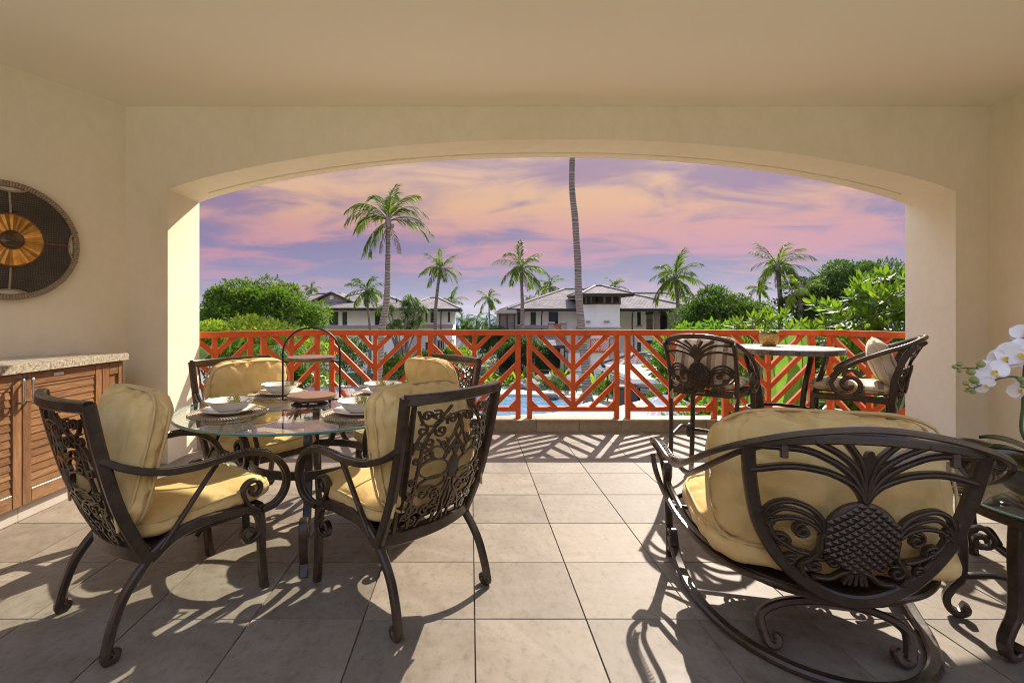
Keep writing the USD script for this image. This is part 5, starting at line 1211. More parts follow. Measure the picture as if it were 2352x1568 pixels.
def clump(name, label, cat, pos, n, L, w, seed, leafm, spread=.6, group=None, el=(.5, 1.4), bend=.35):
    """a plant of long upright leaves, each leaf a part"""
    rng = np.random.default_rng(seed); t = thing(name, label, cat, pos, group=group)
    for k in range(n):
        az, e = rng.uniform(0, 2 * PI), rng.uniform(*el); d = np.array([math.cos(az) * math.cos(e), math.sin(az) * math.cos(e), math.sin(e)]); s = nrm(np.cross(d, [0, 0, 1.0]) + rng.normal(0, .3, 3)); s = nrm(s - (s @ d) * d); u = np.cross(s, d)
        LL = L * rng.uniform(.6, 1.1); b = np.array([rng.normal(0, spread * .5), rng.normal(0, spread * .5), 0]); rows = []
        if u[2] > 0: u = -u
        for q in np.linspace(0, 1, 8):
            ww = w * LL / L * (.10 if q < .2 else math.sin(PI * min(1, (q - .2) / .8 * .92 + .08)) ** .7); c = b + d * LL * q + u * bend * LL * q * q
            rows += [c - s * ww - u * ww * .35, c, c + s * ww - u * ww * .35]
        v = np.array(rows); i, j = np.meshgrid(np.arange(7), np.arange(2), indexing='ij')
        part(t, 'leaf', MB().add(v, np.stack([i * 3 + j, i * 3 + j + 1, (i + 1) * 3 + j + 1, (i + 1) * 3 + j], -1).reshape(-1, 4)), leafm)
    return t
def shrub(label, c, r, leaf, seed, nblob=26, nleaf=90, L=.16, name='shrub', group=None, kind='kite', wide=.5):
    rng = np.random.default_rng(seed); c = np.asarray(c, float); base = np.array([c[0], c[1], min(c[2], float(ground_z(c[0], c[1])) + .05 if c[2] < -1.5 else c[2] - r[2])])
    t = thing(name, label, 'shrub', base, group=group)
    m, ends = crown(rng, c - base, r, nblob, nleaf, L, .34, -.3, wide=wide, kind=kind)
    part(t, 'foliage', m, leaf)
    part(t, 'stem', limbs(rng, (0, 0, 0), c - base + [0, 0, .1], np.asarray(r, float), ends, .05, 6), 'bark')
    return t

# ------------------------------------------------------------------ buildings
def wallplate(x0, x1, z0, z1, Y, th, holes):
    g = sbox(x0, z0, x1, z1)
    for h in holes: g = g.difference(sbox(*h))
    return MB().plate(g, Y, Y + th)
def window(t, x0, x1, z0, z1, Y, mull=0, sill=True, curt=False):
    fw = .07; f = MB()
    f.box((x0, Y + .09, z0), (x0 + fw, Y + .16, z1)).box((x1 - fw, Y + .09, z0), (x1, Y + .16, z1)).box((x0 + fw, Y + .091, z1 - fw), (x1 - fw, Y + .159, z1)).box((x0 + fw, Y + .091, z0), (x1 - fw, Y + .159, z0 + fw))
    w = part(t, 'window', f, 'window_frame')
    xm = np.linspace(x0 + fw, x1 - fw, mull + 2)
    for k in range(mull + 1):
        part(w, 'pane', MB().box((xm[k] + (.025 if k else 0), Y + .12, z0 + fw), (xm[k + 1] - (.025 if k < mull else 0), Y + .128, z1 - fw)), 'window_glass')
        if k: part(w, 'mullion', MB().box((xm[k] - .025, Y + .10, z0 + fw), (xm[k] + .025, Y + .15, z1 - fw)), 'window_frame')
    if sill: part(w, 'sill', MB().box((x0 - .12, Y - .10, z0 - .16), (x1 + .12, Y + .085, z0 - .002), .02), 'stone_trim')
def hip_roof(t, x0, x1, y0, y1, ze, zr, inset, name='roof', fascia=.32, open_left=False):
    """hip roof with tiled slopes, hip and ridge caps, gutter and dark boarded soffit"""
    ym = (y0 + y1) / 2; a, b = (x0 + inset, ym, zr), (x1 - inset, ym, zr)
    e = [(x0, y0, ze), (x1, y0, ze), (x1, y1, ze), (x0, y1, ze)]
    rf = part(t, name, MB().add([e[0], e[1], b, a, e[2], e[3]], [[0, 1, 2], [0, 2, 3], [4, 5, 3], [4, 3, 2]]), 'roof_x')
    part(rf, 'hip_slope', MB().add([e[1], e[2], b], [[0, 1, 2]]), 'roof_y'); part(rf, 'hip_slope', MB().add([e[3], e[0], a], [[0, 1, 2]]), 'roof_y')
    for p, q in ((e[0], a), (e[1], b), (e[2], b), (e[3], a), (a, b)):
        p, q = np.array(p), np.array(q); n = max(3, int(np.linalg.norm(q - p) / .42)); m = MB()
        m.strap([p + [0, 0, .05], q + [0, 0, .05]], .26, .12, cham=.4)
        part(rf, 'cap', m, 'roof_cap')
    part(rf, 'soffit', MB().box((x0 + .03, y0 + .03, ze - .26), (x1 - .03, y1 - .03, ze - .02)), 'dark_wood')
    g = MB(); k = .06
    for p, q in ((e[0], e[1]), (e[1], e[2]), (e[3], e[0])): g.strap([np.array(p) - [0, 0, .05], np.array(q) - [0, 0, .05]], .13, .13, cham=.3)
    part(rf, 'gutter', g, 'gutter')
    return rf
def downspout(t, x, Y, z1, z0):
    part(t, 'downspout', MB().tube(spl([(x + .5, Y - .75, z1), (x + .12, Y - .35, z1 - .12), (x, Y - .09, z1 - .45), (x, Y - .09, z1 - 2.2), (x + .12, Y - .12, z1 - 2.5), (x + .12, Y - .12, z0)], 4), .05, 7), 'gutter', True)
def xz(u, v, Y): p = at(u, v, Y); return p[0], p[2]

# left building
lb = thing('villa_building', 'pale two-storey villa with a brown hipped tile roof beyond the left railing', 'building')
YL = 46.0
wins = []
for (u0, u1, v0, v1, mu) in ((755.5, 777, 715.7, 746.6, 0), (786, 797, 715.7, 746.6, 0), (861, 875, 715.7, 746.6, 0), (755.5, 772, 781, 813, 0), (786, 797, 781, 813, 0), (861, 874, 785, 816, 1), (905, 925, 785, 830, 1)):
    (x0_, z1_), (x1_, z0_) = xz(u0, v0, YL), xz(u1, v1, YL); wins.append((x0_, z0_, x1_, z1_, mu))
xa, xb = xz(722, 0, YL)[0], xz(942, 0, YL)[0]
part(lb, 'wall', wallplate(xa, xb, G0 - 2, 1.72, YL, .3, [w[:4] for w in wins]), 'building_wall')
part(lb, 'interior', MB().box((xa + .2, YL + .5, G0 - 2), (xb - .2, YL + 5, 1.6)), 'interior_dark')
part(lb, 'side_wall', MB().box((xa, YL + .301, G0 - 2), (xa + .3, 57, 1.7)), 'building_wall')
part(lb, 'side_wall', MB().box((xb - .3, YL + .301, G0 - 2), (xb, 50, 1.7)), 'building_wall')
for k, w in enumerate(wins): window(lb, w[0], w[2], w[1], w[3], YL, w[4], sill=(k >= 3))
part(lb, 'belt_course', MB().box((xa - .08, YL - .10, .02), (xb + .08, YL - .002, .32), .03), 'stone_trim')
hip_roof(lb, xa - 1.6, xb + 1.0, YL - 1.0, 57.5, 1.98, 3.72, 5.2)
gb = MB(); gy = 47.0; gx = -13.6
gb.add([(gx - 2.2, gy, 2.55), (gx + 2.2, gy, 2.55), (gx, gy, 3.55), (gx - 2.2, 52, 2.55), (gx + 2.2, 52, 2.55), (gx, 52, 3.55)], [[0, 2, 5], [0, 5, 3], [1, 4, 5], [1, 5, 2]])
gr_ = part(lb, 'gable_roof', gb, 'roof_y'); part(gr_, 'gable', MB().add([(gx - 2.0, gy + .25, 2.4), (gx + 2.0, gy + .25, 2.4), (gx, gy + .25, 3.42)], [[0, 1, 2]]), 'stone_trim'); part(gr_, 'gable_vent', MB().box((gx - .18, gy + .18, 2.85), (gx + .18, gy + .24, 3.2)), 'building_wall')
for s in (-1, 1): part(gr_, 'barge_board', MB().strap([(gx + s * 2.3, gy - .02, 2.48), (gx, gy - .02, 3.53)], .1, .18, side=(0, 1, 0)), 'dark_wood')
YL2 = 49.0
wins = []
for (u0, u1, v0, v1, mu) in ((977, 981.5, 716, 741, 0), (988.5, 997, 716, 741, 1), (1028.5, 1033.5, 716, 740, 0), (977, 985, 786, 812, 0), (1005, 1020, 780, 800, 1)):
    (x0_, z1_), (x1_, z0_) = xz(u0, v0, YL2), xz(u1, v1, YL2); wins.append((x0_, z0_, x1_, z1_, mu))
xc, xd = xb - .4, xz(1039, 0, YL2)[0]
part(lb, 'wing_wall', wallplate(xc, xd, G0 - 2, 1.70, YL2, .3, [w[:4] for w in wins]), 'building_wall')
part(lb, 'wing_side_wall', MB().box((xd - .3, YL2 + .301, G0 - 2), (xd, 60, 1.68)), 'building_wall')
part(lb, 'interior', MB().box((xc + .2, YL2 + .5, G0 - 2), (xd - .35, YL2 + 5, 1.6)), 'interior_dark')
for w in wins: window(lb, w[0], w[2], w[1], w[3], YL2, w[4], sill=False)
part(lb, 'belt_course', MB().box((xc - .02, YL2 - .10, .0), (xd + .08, YL2 - .002, .36), .03), 'stone_trim')
hip_roof(lb, xc - 1.0, xd + .85, YL2 - .95, 60, 1.95, 3.25, 2.6)
downspout(lb, xz(1013, 0, YL2)[0], YL2, 1.8, -3)
part(lb, 'balcony_floor', MB().box((-3.4, YL2 - 1.3, -2.35), (xd + .1, YL2 - .004, -2.1)), 'stone_trim')
for k in range(7): part(lb, 'baluster', MB().box((-3.3 + k * .26, YL2 - 1.25, -2.1), (-3.2 + k * .26, YL2 - 1.17, -1.25)), 'stone_trim')
part(lb, 'balustrade_rail', MB().box((-3.4, YL2 - 1.30, -1.25), (-1.6, YL2 - 1.12, -1.13)), 'stone_trim')
vb = MB()
for px, py in ((-11.9, 47.3), (-7.2, 47.0)): part(lb, 'roof_vent', MB().tube([(px, py, 2.4), (px, py, 2.95)], .07, 8), 'gutter')
# neighbour roof behind
nb_ = thing('villa_building', 'villa roof of grey-brown tiles showing just behind the left villa, above the round green tree', 'building')
part(nb_, 'wall', MB().box((-23, 60, G0 - 3), (-14, 66, 2.4)), 'building_wall'); hip_roof(nb_, -24, -13.2, 59, 68, 2.55, 4.15, 3.8)

# right building with the tower
rbd = thing('villa_building', 'pale villa with square louvred tower and grey tile roofs beyond the middle of the railing', 'building')
YR = 46.0
wins = []
for (u0, u1, v0, v1, mu) in ((1188, 1198, 716, 745, 0), (1218.5, 1231, 716, 746, 1), (1260, 1282, 715.6, 747, 2), (1188, 1198, 785, 812, 0), (1221, 1236, 785, 815, 1)):
    (x0_, z1_), (x1_, z0_) = xz(u0, v0, YR), xz(u1, v1, YR); wins.append((x0_, z0_, x1_, z1_, mu))
xa, xb = xz(1183, 0, YR)[0], 11.4
part(rbd, 'wall', wallplate(xa, xb, G0 - 2, 1.66, YR, .3, [w[:4] for w in wins]), 'building_wall')
part(rbd, 'interior', MB().box((xa + .2, YR + .5, G0 - 2), (xb, YR + 5, 1.6)), 'interior_dark')
part(rbd, 'side_wall', MB().box((xa, YR + .301, G0 - 2), (xa + .3, 57, 1.65)), 'building_wall')
for k, w in enumerate(wins):
    window(rbd, w[0], w[2], w[1], w[3], YR, w[4], sill=(k in (1, 2)))
    if k == 2:
        for q in (.18, .72): part(rbd, 'curtain', MB().box((w[0] + (w[2] - w[0]) * q, YR + .2, w[1]), (w[0] + (w[2] - w[0]) * (q + .12), YR + .24, w[3])), 'curtain')
hip_roof(rbd, xz(1166, 0, 45.2)[0], 21.5, 45.1, 58.5, 1.92, 4.10, 6.6)
for u in (1203, 1244): downspout(rbd, xz(u, 0, YR)[0], YR, 1.78, -3)
(x0_, z1_), (x1_, z0_) = xz(1236, 748, YR), xz(1262, 756, YR)
part(rbd, 'ledge', MB().box((4.5, YR - .16, .02), (8.0, YR - .002, .34), .03), 'stone_trim')
# flat-topped shutter bay at the left end
(x0_, z1_), (x1_, z0_) = xz(1146, 712, 44.5), xz(1184, 757, 44.5)
part(rbd, 'bay_cornice', MB().box((x0_ - .15, 44.3, z1_ - .35), (x1_ + .1, 50, z1_), .05), 'stone_trim')
for k in range(2): part(rbd, 'bay_shutter', MB().box((x0_ + .12 + k * .72, 44.62, z1_ - 2.05), (x0_ + .80 + k * .72, 44.72, z1_ - .36)), 'shutter_brown')
for k in range(3): part(rbd, 'bay_post', MB().box((x0_ + k * .70, 44.5, G0 - 2), (x0_ + .13 + k * .70, 44.75, z1_ - .352)), 'dark_wood')
part(rbd, 'bay_wall', MB().box((x0_ + .02, 44.9, G0 - 2), (x1_, 49, z1_ - .36)), 'shutter_brown')
# tower
YT = 43.0
tw = Polygon([(10.22, 44.3), (11.32, YT), (13.38, YT), (13.38, 47.5), (10.22, 47.5)])
part(rbd, 'tower_wall', MB().prism(tw, G0 - 2, 2.32), 'building_wall')
part(rbd, 'tower_band', MB().prism(tw.buffer(.07, join_style=2), 2.27, 2.40), 'dark_wood')
part(rbd, 'tower_base_course', MB().prism(tw.buffer(.10, join_style=2), -.05, .22), 'stone_trim')
part(rbd, 'tower_core', MB().prism(tw.buffer(-.25, join_style=2), 2.40, 3.05), 'interior_dark')
part(rbd, 'tower_head', MB().prism(tw.buffer(.05, join_style=2), 2.96, 3.14), 'dark_wood')
tp = [(10.22, 44.3), (11.32, YT), (13.38, YT)]
for a, b, n in ((tp[0], tp[1], 3), (tp[1], tp[2], 3)):
    a, b = np.array(a), np.array(b)
    for k in range(n + 1):
        c = a + (b - a) * k / n; part(rbd, 'tower_post', MB().box((c[0] - .08, c[1] - .03, 2.40), (c[0] + .08, c[1] + .12, 2.96)), 'shutter_brown')
    for k in range(n):
        c0, c1 = a + (b - a) * (k + .12) / n, a + (b - a) * (k + .88) / n
        for z in np.arange(2.45, 2.95, .085): part(rbd, 'tower_louvre', MB().strap([(*c0, z), (*c1, z)], .10, .025, side=(0, -1, .8), cham=0), 'dark_wood')
hip_roof(rbd, 9.75, 14.35, 42.1, 48.2, 3.20, 4.05, 2.0, 'tower_roof')
for u in (1352, 1393):
    x_, z_ = xz(u, 738, YT); part(rbd, 'tower_ledge', MB().box((x_ - .25, YT - .15, z_ - .08), (x_ + .25, YT - .002, z_ + .07), .03), 'stone_trim') if u > 1371 else part(rbd, 'tower_ledge', MB().box((x_ - .1, YT + .5, z_ - .08), (x_ + .3, YT + .75, z_ + .07), .03), 'stone_trim')
# right wing with balconies
YW2 = 47.2
def op(u0, u1, v0, v1, Y=YW2):
    (a, b), (c, d) = xz(u0, v0, Y), xz(u1, v1, Y); return (a, d, c, b)
rec = [op(1484.5, 1500.5, 716, 757), op(1515, 1554, 716, 757), op(1484.5, 1500.5, 783, 838), op(1515, 1554, 783, 838)]
win = [op(1463.5, 1472.5, 715.6, 747), op(1463.5, 1472.5, 786, 818), op(1582, 1590, 724, 738)]
xc, xd = 13.3, xz(1640, 0, YW2)[0]
part(rbd, 'wing_wall', wallplate(xc, xd, G0 - 2, 1.80, YW2, .35, rec + win), 'building_wall')
part(rbd, 'balcony_back_wall', MB().box((xc + .3, YW2 + 2.0, G0 - 2), (xd - .1, YW2 + 2.2, 1.7)), 'building_wall')
for k, r_ in enumerate(rec):
    xm_ = (r_[0] + r_[2]) / 2; wd_ = r_[2] - r_[0]
    part(rbd, 'balcony_floor', MB().box((r_[0] - .05, YW2 + .352, r_[1] - .25), (r_[2] + .05, YW2 + 1.99, r_[1])), 'stone_trim')
    part(rbd, 'lintel', MB().box((r_[0] - .08, YW2 - .08, r_[3] - .28), (r_[2] + .08, YW2 + .20, r_[3] + .06), .02), 'dark_wood')
    part(rbd, 'balcony_door', MB().box((r_[0] + wd_ * (.45 if wd_ < 1 else .52), YW2 + 1.9, r_[1]), (r_[0] + wd_ * .92, YW2 + 1.99, r_[3] - .3)), 'window_glass')
    if wd_ > 1: part(rbd, 'balcony_door', MB().box((r_[0] + .05, YW2 + 1.9, r_[1]), (r_[0] + wd_ * .24, YW2 + 1.99, r_[3] - .3)), 'window_glass')
    g = MB(); zt = r_[1] + 1.0
    g.box((r_[0], YW2 + .02, zt - .04), (r_[2], YW2 + .06, zt)).box((r_[0], YW2 + .02, r_[1] + .08), (r_[2], YW2 + .06, r_[1] + .11))
    for x_ in np.arange(r_[0] + .05, r_[2], .13): g.box((x_, YW2 + .03, r_[1] + .11), (x_ + .015, YW2 + .045, zt - .04))
    part(rbd, 'balcony_rail', g, 'iron')
for k, w in enumerate(win): window(rbd, w[0], w[2], w[1], w[3], YW2, 0, sill=k < 2)
for zb in (-1.8 + 1.65, ):
    x_ = xz(1507.5, 0, YW2)[0]
    part(rbd, 'column', MB().box((x_ - .22, YW2 - .12, G0 - 2), (x_ + .22, YW2 - .002, 1.3), .02), 'stone_trim'); part(rbd, 'capital', MB().box((x_ - .36, YW2 - .16, 1.302), (x_ + .36, YW2 - .001, 1.56), .05), 'stone_trim')
hip_roof(rbd, 13.0, 25.5, 46.2, 57, 1.95, 3.65, 4.5)
downspout(rbd, xz(1452, 0, YW2)[0], YW2, 1.8, -3)
# lower porch, stair parapet and chevron balcony
porch = MB().add([(5.2, 40.2, -1.25), (7.9, 40.2, -1.25), (8.6, 44, -.45), (5.0, 44, -.45)], [[0, 1, 2, 3]])
pr_ = part(rbd, 'porch_roof', porch, 'roof_x'); part(pr_, 'porch_beam', MB().box((5.2, 40.3, -1.5), (7.9, 40.5, -1.27)), 'dark_wood')
for x_ in (5.3, 7.7): part(rbd, 'porch_column', MB().box((x_ - .14, 40.3, G0), (x_ + .14, 40.55, -1.502), .02), 'stone_trim')
part(rbd, 'porch_back', MB().box((5.3, 43.7, G0), (8.6, 43.9, -.6)), 'interior_dark')
part(rbd, 'terrace_wall', MB().box((8.4, 41.2, G0 - .5), (13.2, 41.5, -1.95)), 'building_wall')
part(rbd, 'terrace_floor', MB().box((8.4, 41.201, -1.948), (13.2, 44.2, -1.83)), 'stone_trim')
for x_ in (9.9, 12.25):
    part(rbd, 'terrace_pier', MB().box((x_ - .33, 40.95, -3.1), (x_ + .33, 41.19, -.62), .02), 'stone_trim'); part(rbd, 'pier_cap', MB().box((x_ - .42, 40.86, -.618), (x_ + .42, 41.28, -.45), .04), 'stone_trim')
cb = MB(); 
cb.box((10.25, 41.0, -.82), (11.9, 41.08, -.72)).box((10.25, 41.0, -1.82), (11.9, 41.08, -1.74))
for x_ in (10.25, 11.03, 11.82): cb.box((x_, 41.01, -1.74), (x_ + .08, 41.07, -.82))
for x0_, x1_ in ((10.33, 11.03), (11.11, 11.82)):
    for z0_ in np.arange(-2.4, -.6, .22):
        for sg in (1,):
            g = LineString([((x0_ + x1_) / 2 - 2, z0_ + (2 if x0_ < 11 else -2)), ((x0_ + x1_) / 2 + 2, z0_ + (-2 if x0_ < 11 else 2))]).buffer(.03).intersection(sbox(x0_, -1.74, x1_, -.82))
            if not g.is_empty: cb.plate(g, 41.02, 41.06)
part(rbd, 'chevron_balcony_panel', cb, 'rail_paint')
for u in (1266, 1295):
    x_, _ = xz(u, 0, 44); part(rbd, 'balcony_pier', MB().box((x_ - .25, 43.9, -2), (x_ + .25, 44.3, .52), .02), 'stone_trim'); part(rbd, 'pier_cap', MB().box((x_ - .33, 43.8, .522), (x_ + .33, 44.4, .66), .03), 'stone_trim')
cb = MB(); xp0, xp1 = xz(1272, 0, 44)[0], xz(1289, 0, 44)[0]
for k in range(5):
    g = LineString([(xp0 - .3 + k * .2, -.6), (xp0 + .9 + k * .2, .6)]).buffer(.035).union(LineString([(xp0 - .3 + k * .2, .6), (xp0 + .9 + k * .2, -.6)]).buffer(.035)).intersection(sbox(xp0, -.6, xp1, .42)); cb.plate(g, 44.05, 44.1)
cb.box((xp0, 44.04, .42), (xp1, 44.12, .5)); part(rbd, 'chevron_balcony_panel', cb, 'rail_paint')
# roof shed far between the villas
fs = thing('beach_pavilion', 'low pavilion with a pale hipped roof seen far between the two villas', 'building')
part(fs, 'wall', MB().box((-3.3, 72, -10), (-.5, 75, -3.6)), 'building_wall'); hip_roof(fs, -4.4, 0.2, 70.5, 77, -3.45, -1.9, 2.1)

# ------------------------------------------------------------------ garden things
def umbrella(label, p, r, h, seed, first=None):
    """eight-sided market umbrella; p = foot, h = height of the peak"""
    t = thing('market_umbrella', label, 'umbrella', p, seed * .39, group='cream umbrellas by the pool')
    a = np.arange(8) * PI / 4; zr = h - .62
    for k in range(8):
        q = np.linspace(0, 1, 7); m = MB(); rows = []
        for s in q:
            for w in np.linspace(0, 1, 5):
                ang0, ang1 = a[k], a[k] + PI / 4; p0, p1 = np.array([math.cos(ang0), math.sin(ang0)]) * r * s, np.array([math.cos(ang1), math.sin(ang1)]) * r * s
                xy = p0 + (p1 - p0) * w; rows.append((*xy, h - .62 * s ** 1.08 - .05 * s * 4 * w * (1 - w)))
        v = np.array(rows); i, j = np.meshgrid(np.arange(6), np.arange(4), indexing='ij'); f = np.stack([i * 5 + j, (i + 1) * 5 + j, (i + 1) * 5 + j + 1, i * 5 + j + 1], -1).reshape(-1, 4)
        m.add(v, f); e = v[-5:]; vl = np.vstack([e, e - [0, 0, .14]]); m.add(vl, [[q_, q_ + 5, q_ + 6, q_ + 1] for q_ in range(4)])
        part(t, 'canopy_panel', m, 'canvas', True)
        part(t, 'rib', MB().tube([(0, 0, h - .04), (math.cos(a[k]) * r * .99, math.sin(a[k]) * r * .99, h - .66)], .012, 5), 'umbrella_pole')
    part(t, 'pole', MB().tube([(0, 0, 0), (0, 0, h - .03)], .026, 8), 'umbrella_pole'); part(t, 'finial', MB().lathe([(0, h - .02), (.03, h), (.02, h + .06), (0, h + .08)], 10), 'umbrella_pole')
    part(t, 'base', MB().lathe([(0, 0), (.3, 0), (.28, .07), (.05, .10), (0, .10)], 20), 'iron')
    return t
UM = [((1362, 921), 13.4, 1.55, 'cream umbrella nearest below the middle of the railing'), ((1530, 905), 14.6, 1.8, 'broad cream umbrella below the left bar chair'), ((1700, 925), 15.5, 1.7, 'cream umbrella right of the broad one, behind the bar table legs'),
      ((690, 845), 24.0, 1.6, 'far cream umbrella behind the serving stand, higher of the two'), ((735, 868), 20.0, 1.6, 'nearer cream umbrella behind the serving stand'), ((590, 858), 20.5, 1.6, 'cream umbrella hidden mostly by the facing chair cushion'), ((880, 925), 15.0, 1.5, 'cream umbrella behind the far right dining chair')]
for k, ((u, v), Y, r, lab) in enumerate(UM):
    p = at(u, v, Y); umbrella(lab, (p[0], p[1], G0 + .10), r, p[2] - G0 - .10, k)
cn = thing('cabana_canopy', 'flat white canvas canopy on posts behind the left bar chair', 'canopy')
part(cn, 'canopy_sheet', MB().add([(9.0, 26.5, -2.25), (13.8, 26.5, -2.25), (13.8, 32.0, -2.0), (9.0, 32.0, -2.0), (11.4, 29.2, -1.7)], [[0, 1, 4], [1, 2, 4], [2, 3, 4], [3, 0, 4]]), 'canvas')
for x_, y_ in ((9.1, 26.6), (13.7, 26.6), (13.7, 31.9), (9.1, 31.9)): part(cn, 'post', MB().box((x_ - .05, y_ - .05, G0), (x_ + .05, y_ + .05, -2.26)), 'umbrella_pole')
for a, b in (((9, 26.5), (13.8, 26.5)), ((9, 26.5), (9, 32.0))): part(cn, 'valance', MB().add([(*a, -2.25), (*b, -2.25 if b[1] < 30 else -2.0), (*b, -2.5 if b[1] < 30 else -2.25), (*a, -2.5)], [[0, 1, 2, 3]]), 'canvas')
sr = thing('garden_shed', 'low roof of brown tiles beside the white canopy', 'building')
part(sr, 'wall', MB().box((10.5, 33.4, G0), (15.8, 36.2, -2.5)), 'building_wall'); hip_roof(sr, 10.0, 16.4, 32.8, 36.8, -2.4, -1.5, 1.8)

def cable_fence(label, pts, h=1.05, z=G0 + .1, ncab=8):
    t = thing('cable_fence', label, 'fence')
    pts = [np.array(p, float) for p in pts]
    for a, b in zip(pts[:-1], pts[1:]):
        L = np.linalg.norm(b - a); n = max(1, int(L / 1.6)); za, zb = (a[2] if len(a) > 2 else z), (b[2] if len(b) > 2 else z)
        A, B = np.array([a[0], a[1], za]), np.array([b[0], b[1], zb])
        for k in range(n + 1):
            p = A + (B - A) * k / n; part(t, 'post', MB().box(p - [.035, .035, 0], p + [.035, .035, h]), 'iron')
        part(t, 'hand_rail', MB().strap([A + [0, 0, h], B + [0, 0, h]], .07, .045, cham=0), 'iron')
        for k in range(ncab): part(t, 'cable', MB().tube([A + [0, 0, .1 + k * (h - .15) / ncab], B + [0, 0, .1 + k * (h - .15) / ncab]], .010, 4), 'iron')
    return t
cable_fence('black cable fence behind the pool planting', [(-8.5, 37.2), (.5, 38.6), (4.2, 38.4), (9.2, 36.2)])
cable_fence('black cable fence sloping down the steps right of the tall palm', [(9.2, 36.0, -3.6), (10.2, 29.0, G0 + .1), (13.5, 24.5, G0 + .1)], ncab=6)
cable_fence('black cable fence on the left below the pandanus', [(-12.5, 33.5), (-5.0, 34.6), (-4.8, 37.0)])
bx_ = thing('sign_board', 'small white board on posts in the planting beside the tall palm', 'sign')
p = at(1315, 938 - 20, 33.5); pz = at(1315, 872, 33.5)
part(bx_, 'board', MB().box((pz[0] - .42, 33.45, pz[2] - .32), (pz[0] + .42, 33.5, pz[2] + .32), .01), 'canvas')
for s in (-.3, .3): part(bx_, 'post', MB().box((pz[0] + s - .03, 33.51, G0), (pz[0] + s + .03, 33.57, pz[2] + .2)), 'umbrella_pole')
cbx = thing('utility_cabinet', 'black box cabinet standing on the deck between tall palm and umbrellas', 'cabinet')
p = at(1437, 930, 27); part(cbx, 'body', MB().box((p[0] - .6, 26.6, G0 + .10), (p[0] + .6, 27.4, -2.75), .02), 'iron'); part(cbx, 'lid', MB().box((p[0] - .65, 26.55, -2.748), (p[0] + .65, 27.45, -2.66), .02), 'rock')
for k in range(2): part(cbx, 'door', MB().box((p[0] - .55 + k * .56, 26.58, G0 + .2), (p[0] - .03 + k * .56, 26.597, -2.85)), 'gutter')
rng = np.random.default_rng(77)
for k, (u, v, Y, s) in enumerate(((1215, 890, 36, .9), (1262, 884, 36.5, 1.3), (1285, 888, 35.5, 1.0), (1230, 897, 35, .8), (1310, 893, 35, .7), (1190, 893, 35.5, .7), (1268, 917, 31.6, .45))):
    p = at(u, v, Y); m = trimesh.creation.icosphere(3); vv = m.vertices * [s, s * .8, s * .5]; vv *= (1 + .5 * (meshkit.fbm(m.vertices * 1.6 + k * 9, 3, k) - .5))[:, None]
    rk = thing('boulder', f'grey boulder {["left of the flat one", "largest, with the sunlit flat top", "at the foot of the shrub", "low, at the pool coping", "small, under the white board", "leftmost in the row", "dark, standing in the pool"][k]} by the pool', 'boulder', (p[0], p[1], G0 + .1), group='boulders at the pool edge')
    part(rk, 'stone', MB().add(vv + [0, 0, s * .2], m.faces), 'rock', 40)

# ------------------------------------------------------------------ palms
def palm_px(label, base, crown_uv, Y, L, seed, **kw):
    b = at(base[0], 0, Y); c = at(*crown_uv, Y)
    return palm(label, (b[0], Y, float(ground_z(b[0], Y)) - .05), c, L, seed, **kw)
# the big one on the left: windblown, few fronds
rngp = np.random.default_rng(4)
frs = [(1.6, 1.30, 1.0, .5), (.5, 1.25, 1.0, .95), (2.4, 1.2, 1.05, 1.0), (.0, 1.05, 1.0, 1.35), (3.1, 1.0, 1.12, 1.25), (3.5, .78, 1.1, 1.3), (2.8, .70, 1.0, 1.25), (.25, 1.1, .85, 1.5), (-.1, .50, 1.08, 1.1), (.15, .38, 1.02, 1.15), (3.6, -.45, .95, .8), (3.0, -.62, .85, .7), (4.9, 1.1, .9, 1.0)]
palm_px('tall windblown coconut palm with a curving trunk rising behind the left railing', (850, 0), (892, 517), 27.0, 2.65, 4, r0=.27, r1=.135, bow=(.30, 0), fr=frs, wind=(.30, 0, 0), n=34, w=.038)
palm_px('very tall palm trunk cut off by the arch, right of the middle', (1352, 0), (1309, 205), 29.0, 3.0, 9, r0=.27, r1=.15, bow=(-.18, 0), nf=14)
palm_px('small palm with yellow-green fronds before the left villa roof', (846, 0), (842, 672), 41.5, 2.1, 12, r0=.15, r1=.10, nf=12, n=22, leafm='leaf_mid', w=.06, bow=(.15, 0))
palm_px('coconut palm leaning up past the right end of the left villa', (1003, 0), (1012, 622), 44.5, 2.15, 13, r0=.24, r1=.13, nf=16, n=26, bow=(-.35, 0), w=.038)
palm_px('coconut palm with long side fronds before the right villa, left of the tall trunk', (1190, 0), (1198, 622), 40.0, 2.6, 14, r0=.22, r1=.12, nf=15, n=30, bow=(.15, 0), w=.036)
palm_px('coconut palm before the right wing of the tower villa', (1560, 0), (1552, 645), 40.0, 2.7, 15, r0=.22, r1=.13, nf=17, n=30, bow=(.12, 0), w=.036)
palm_px('coconut palm rising from the trees near the right pillar', (1797, 0), (1787, 618), 36.0, 2.5, 16, r0=.26, r1=.14, nf=16, n=30, bow=(.05, 0), w=.034)
palm_px('short yellow-green palm beside the right-hand palm, over the hedge', (1842, 0), (1838, 676), 33.0, 1.9, 17, r0=.2, r1=.13, nf=14, n=26, leafm='leaf_yellow', w=.05)
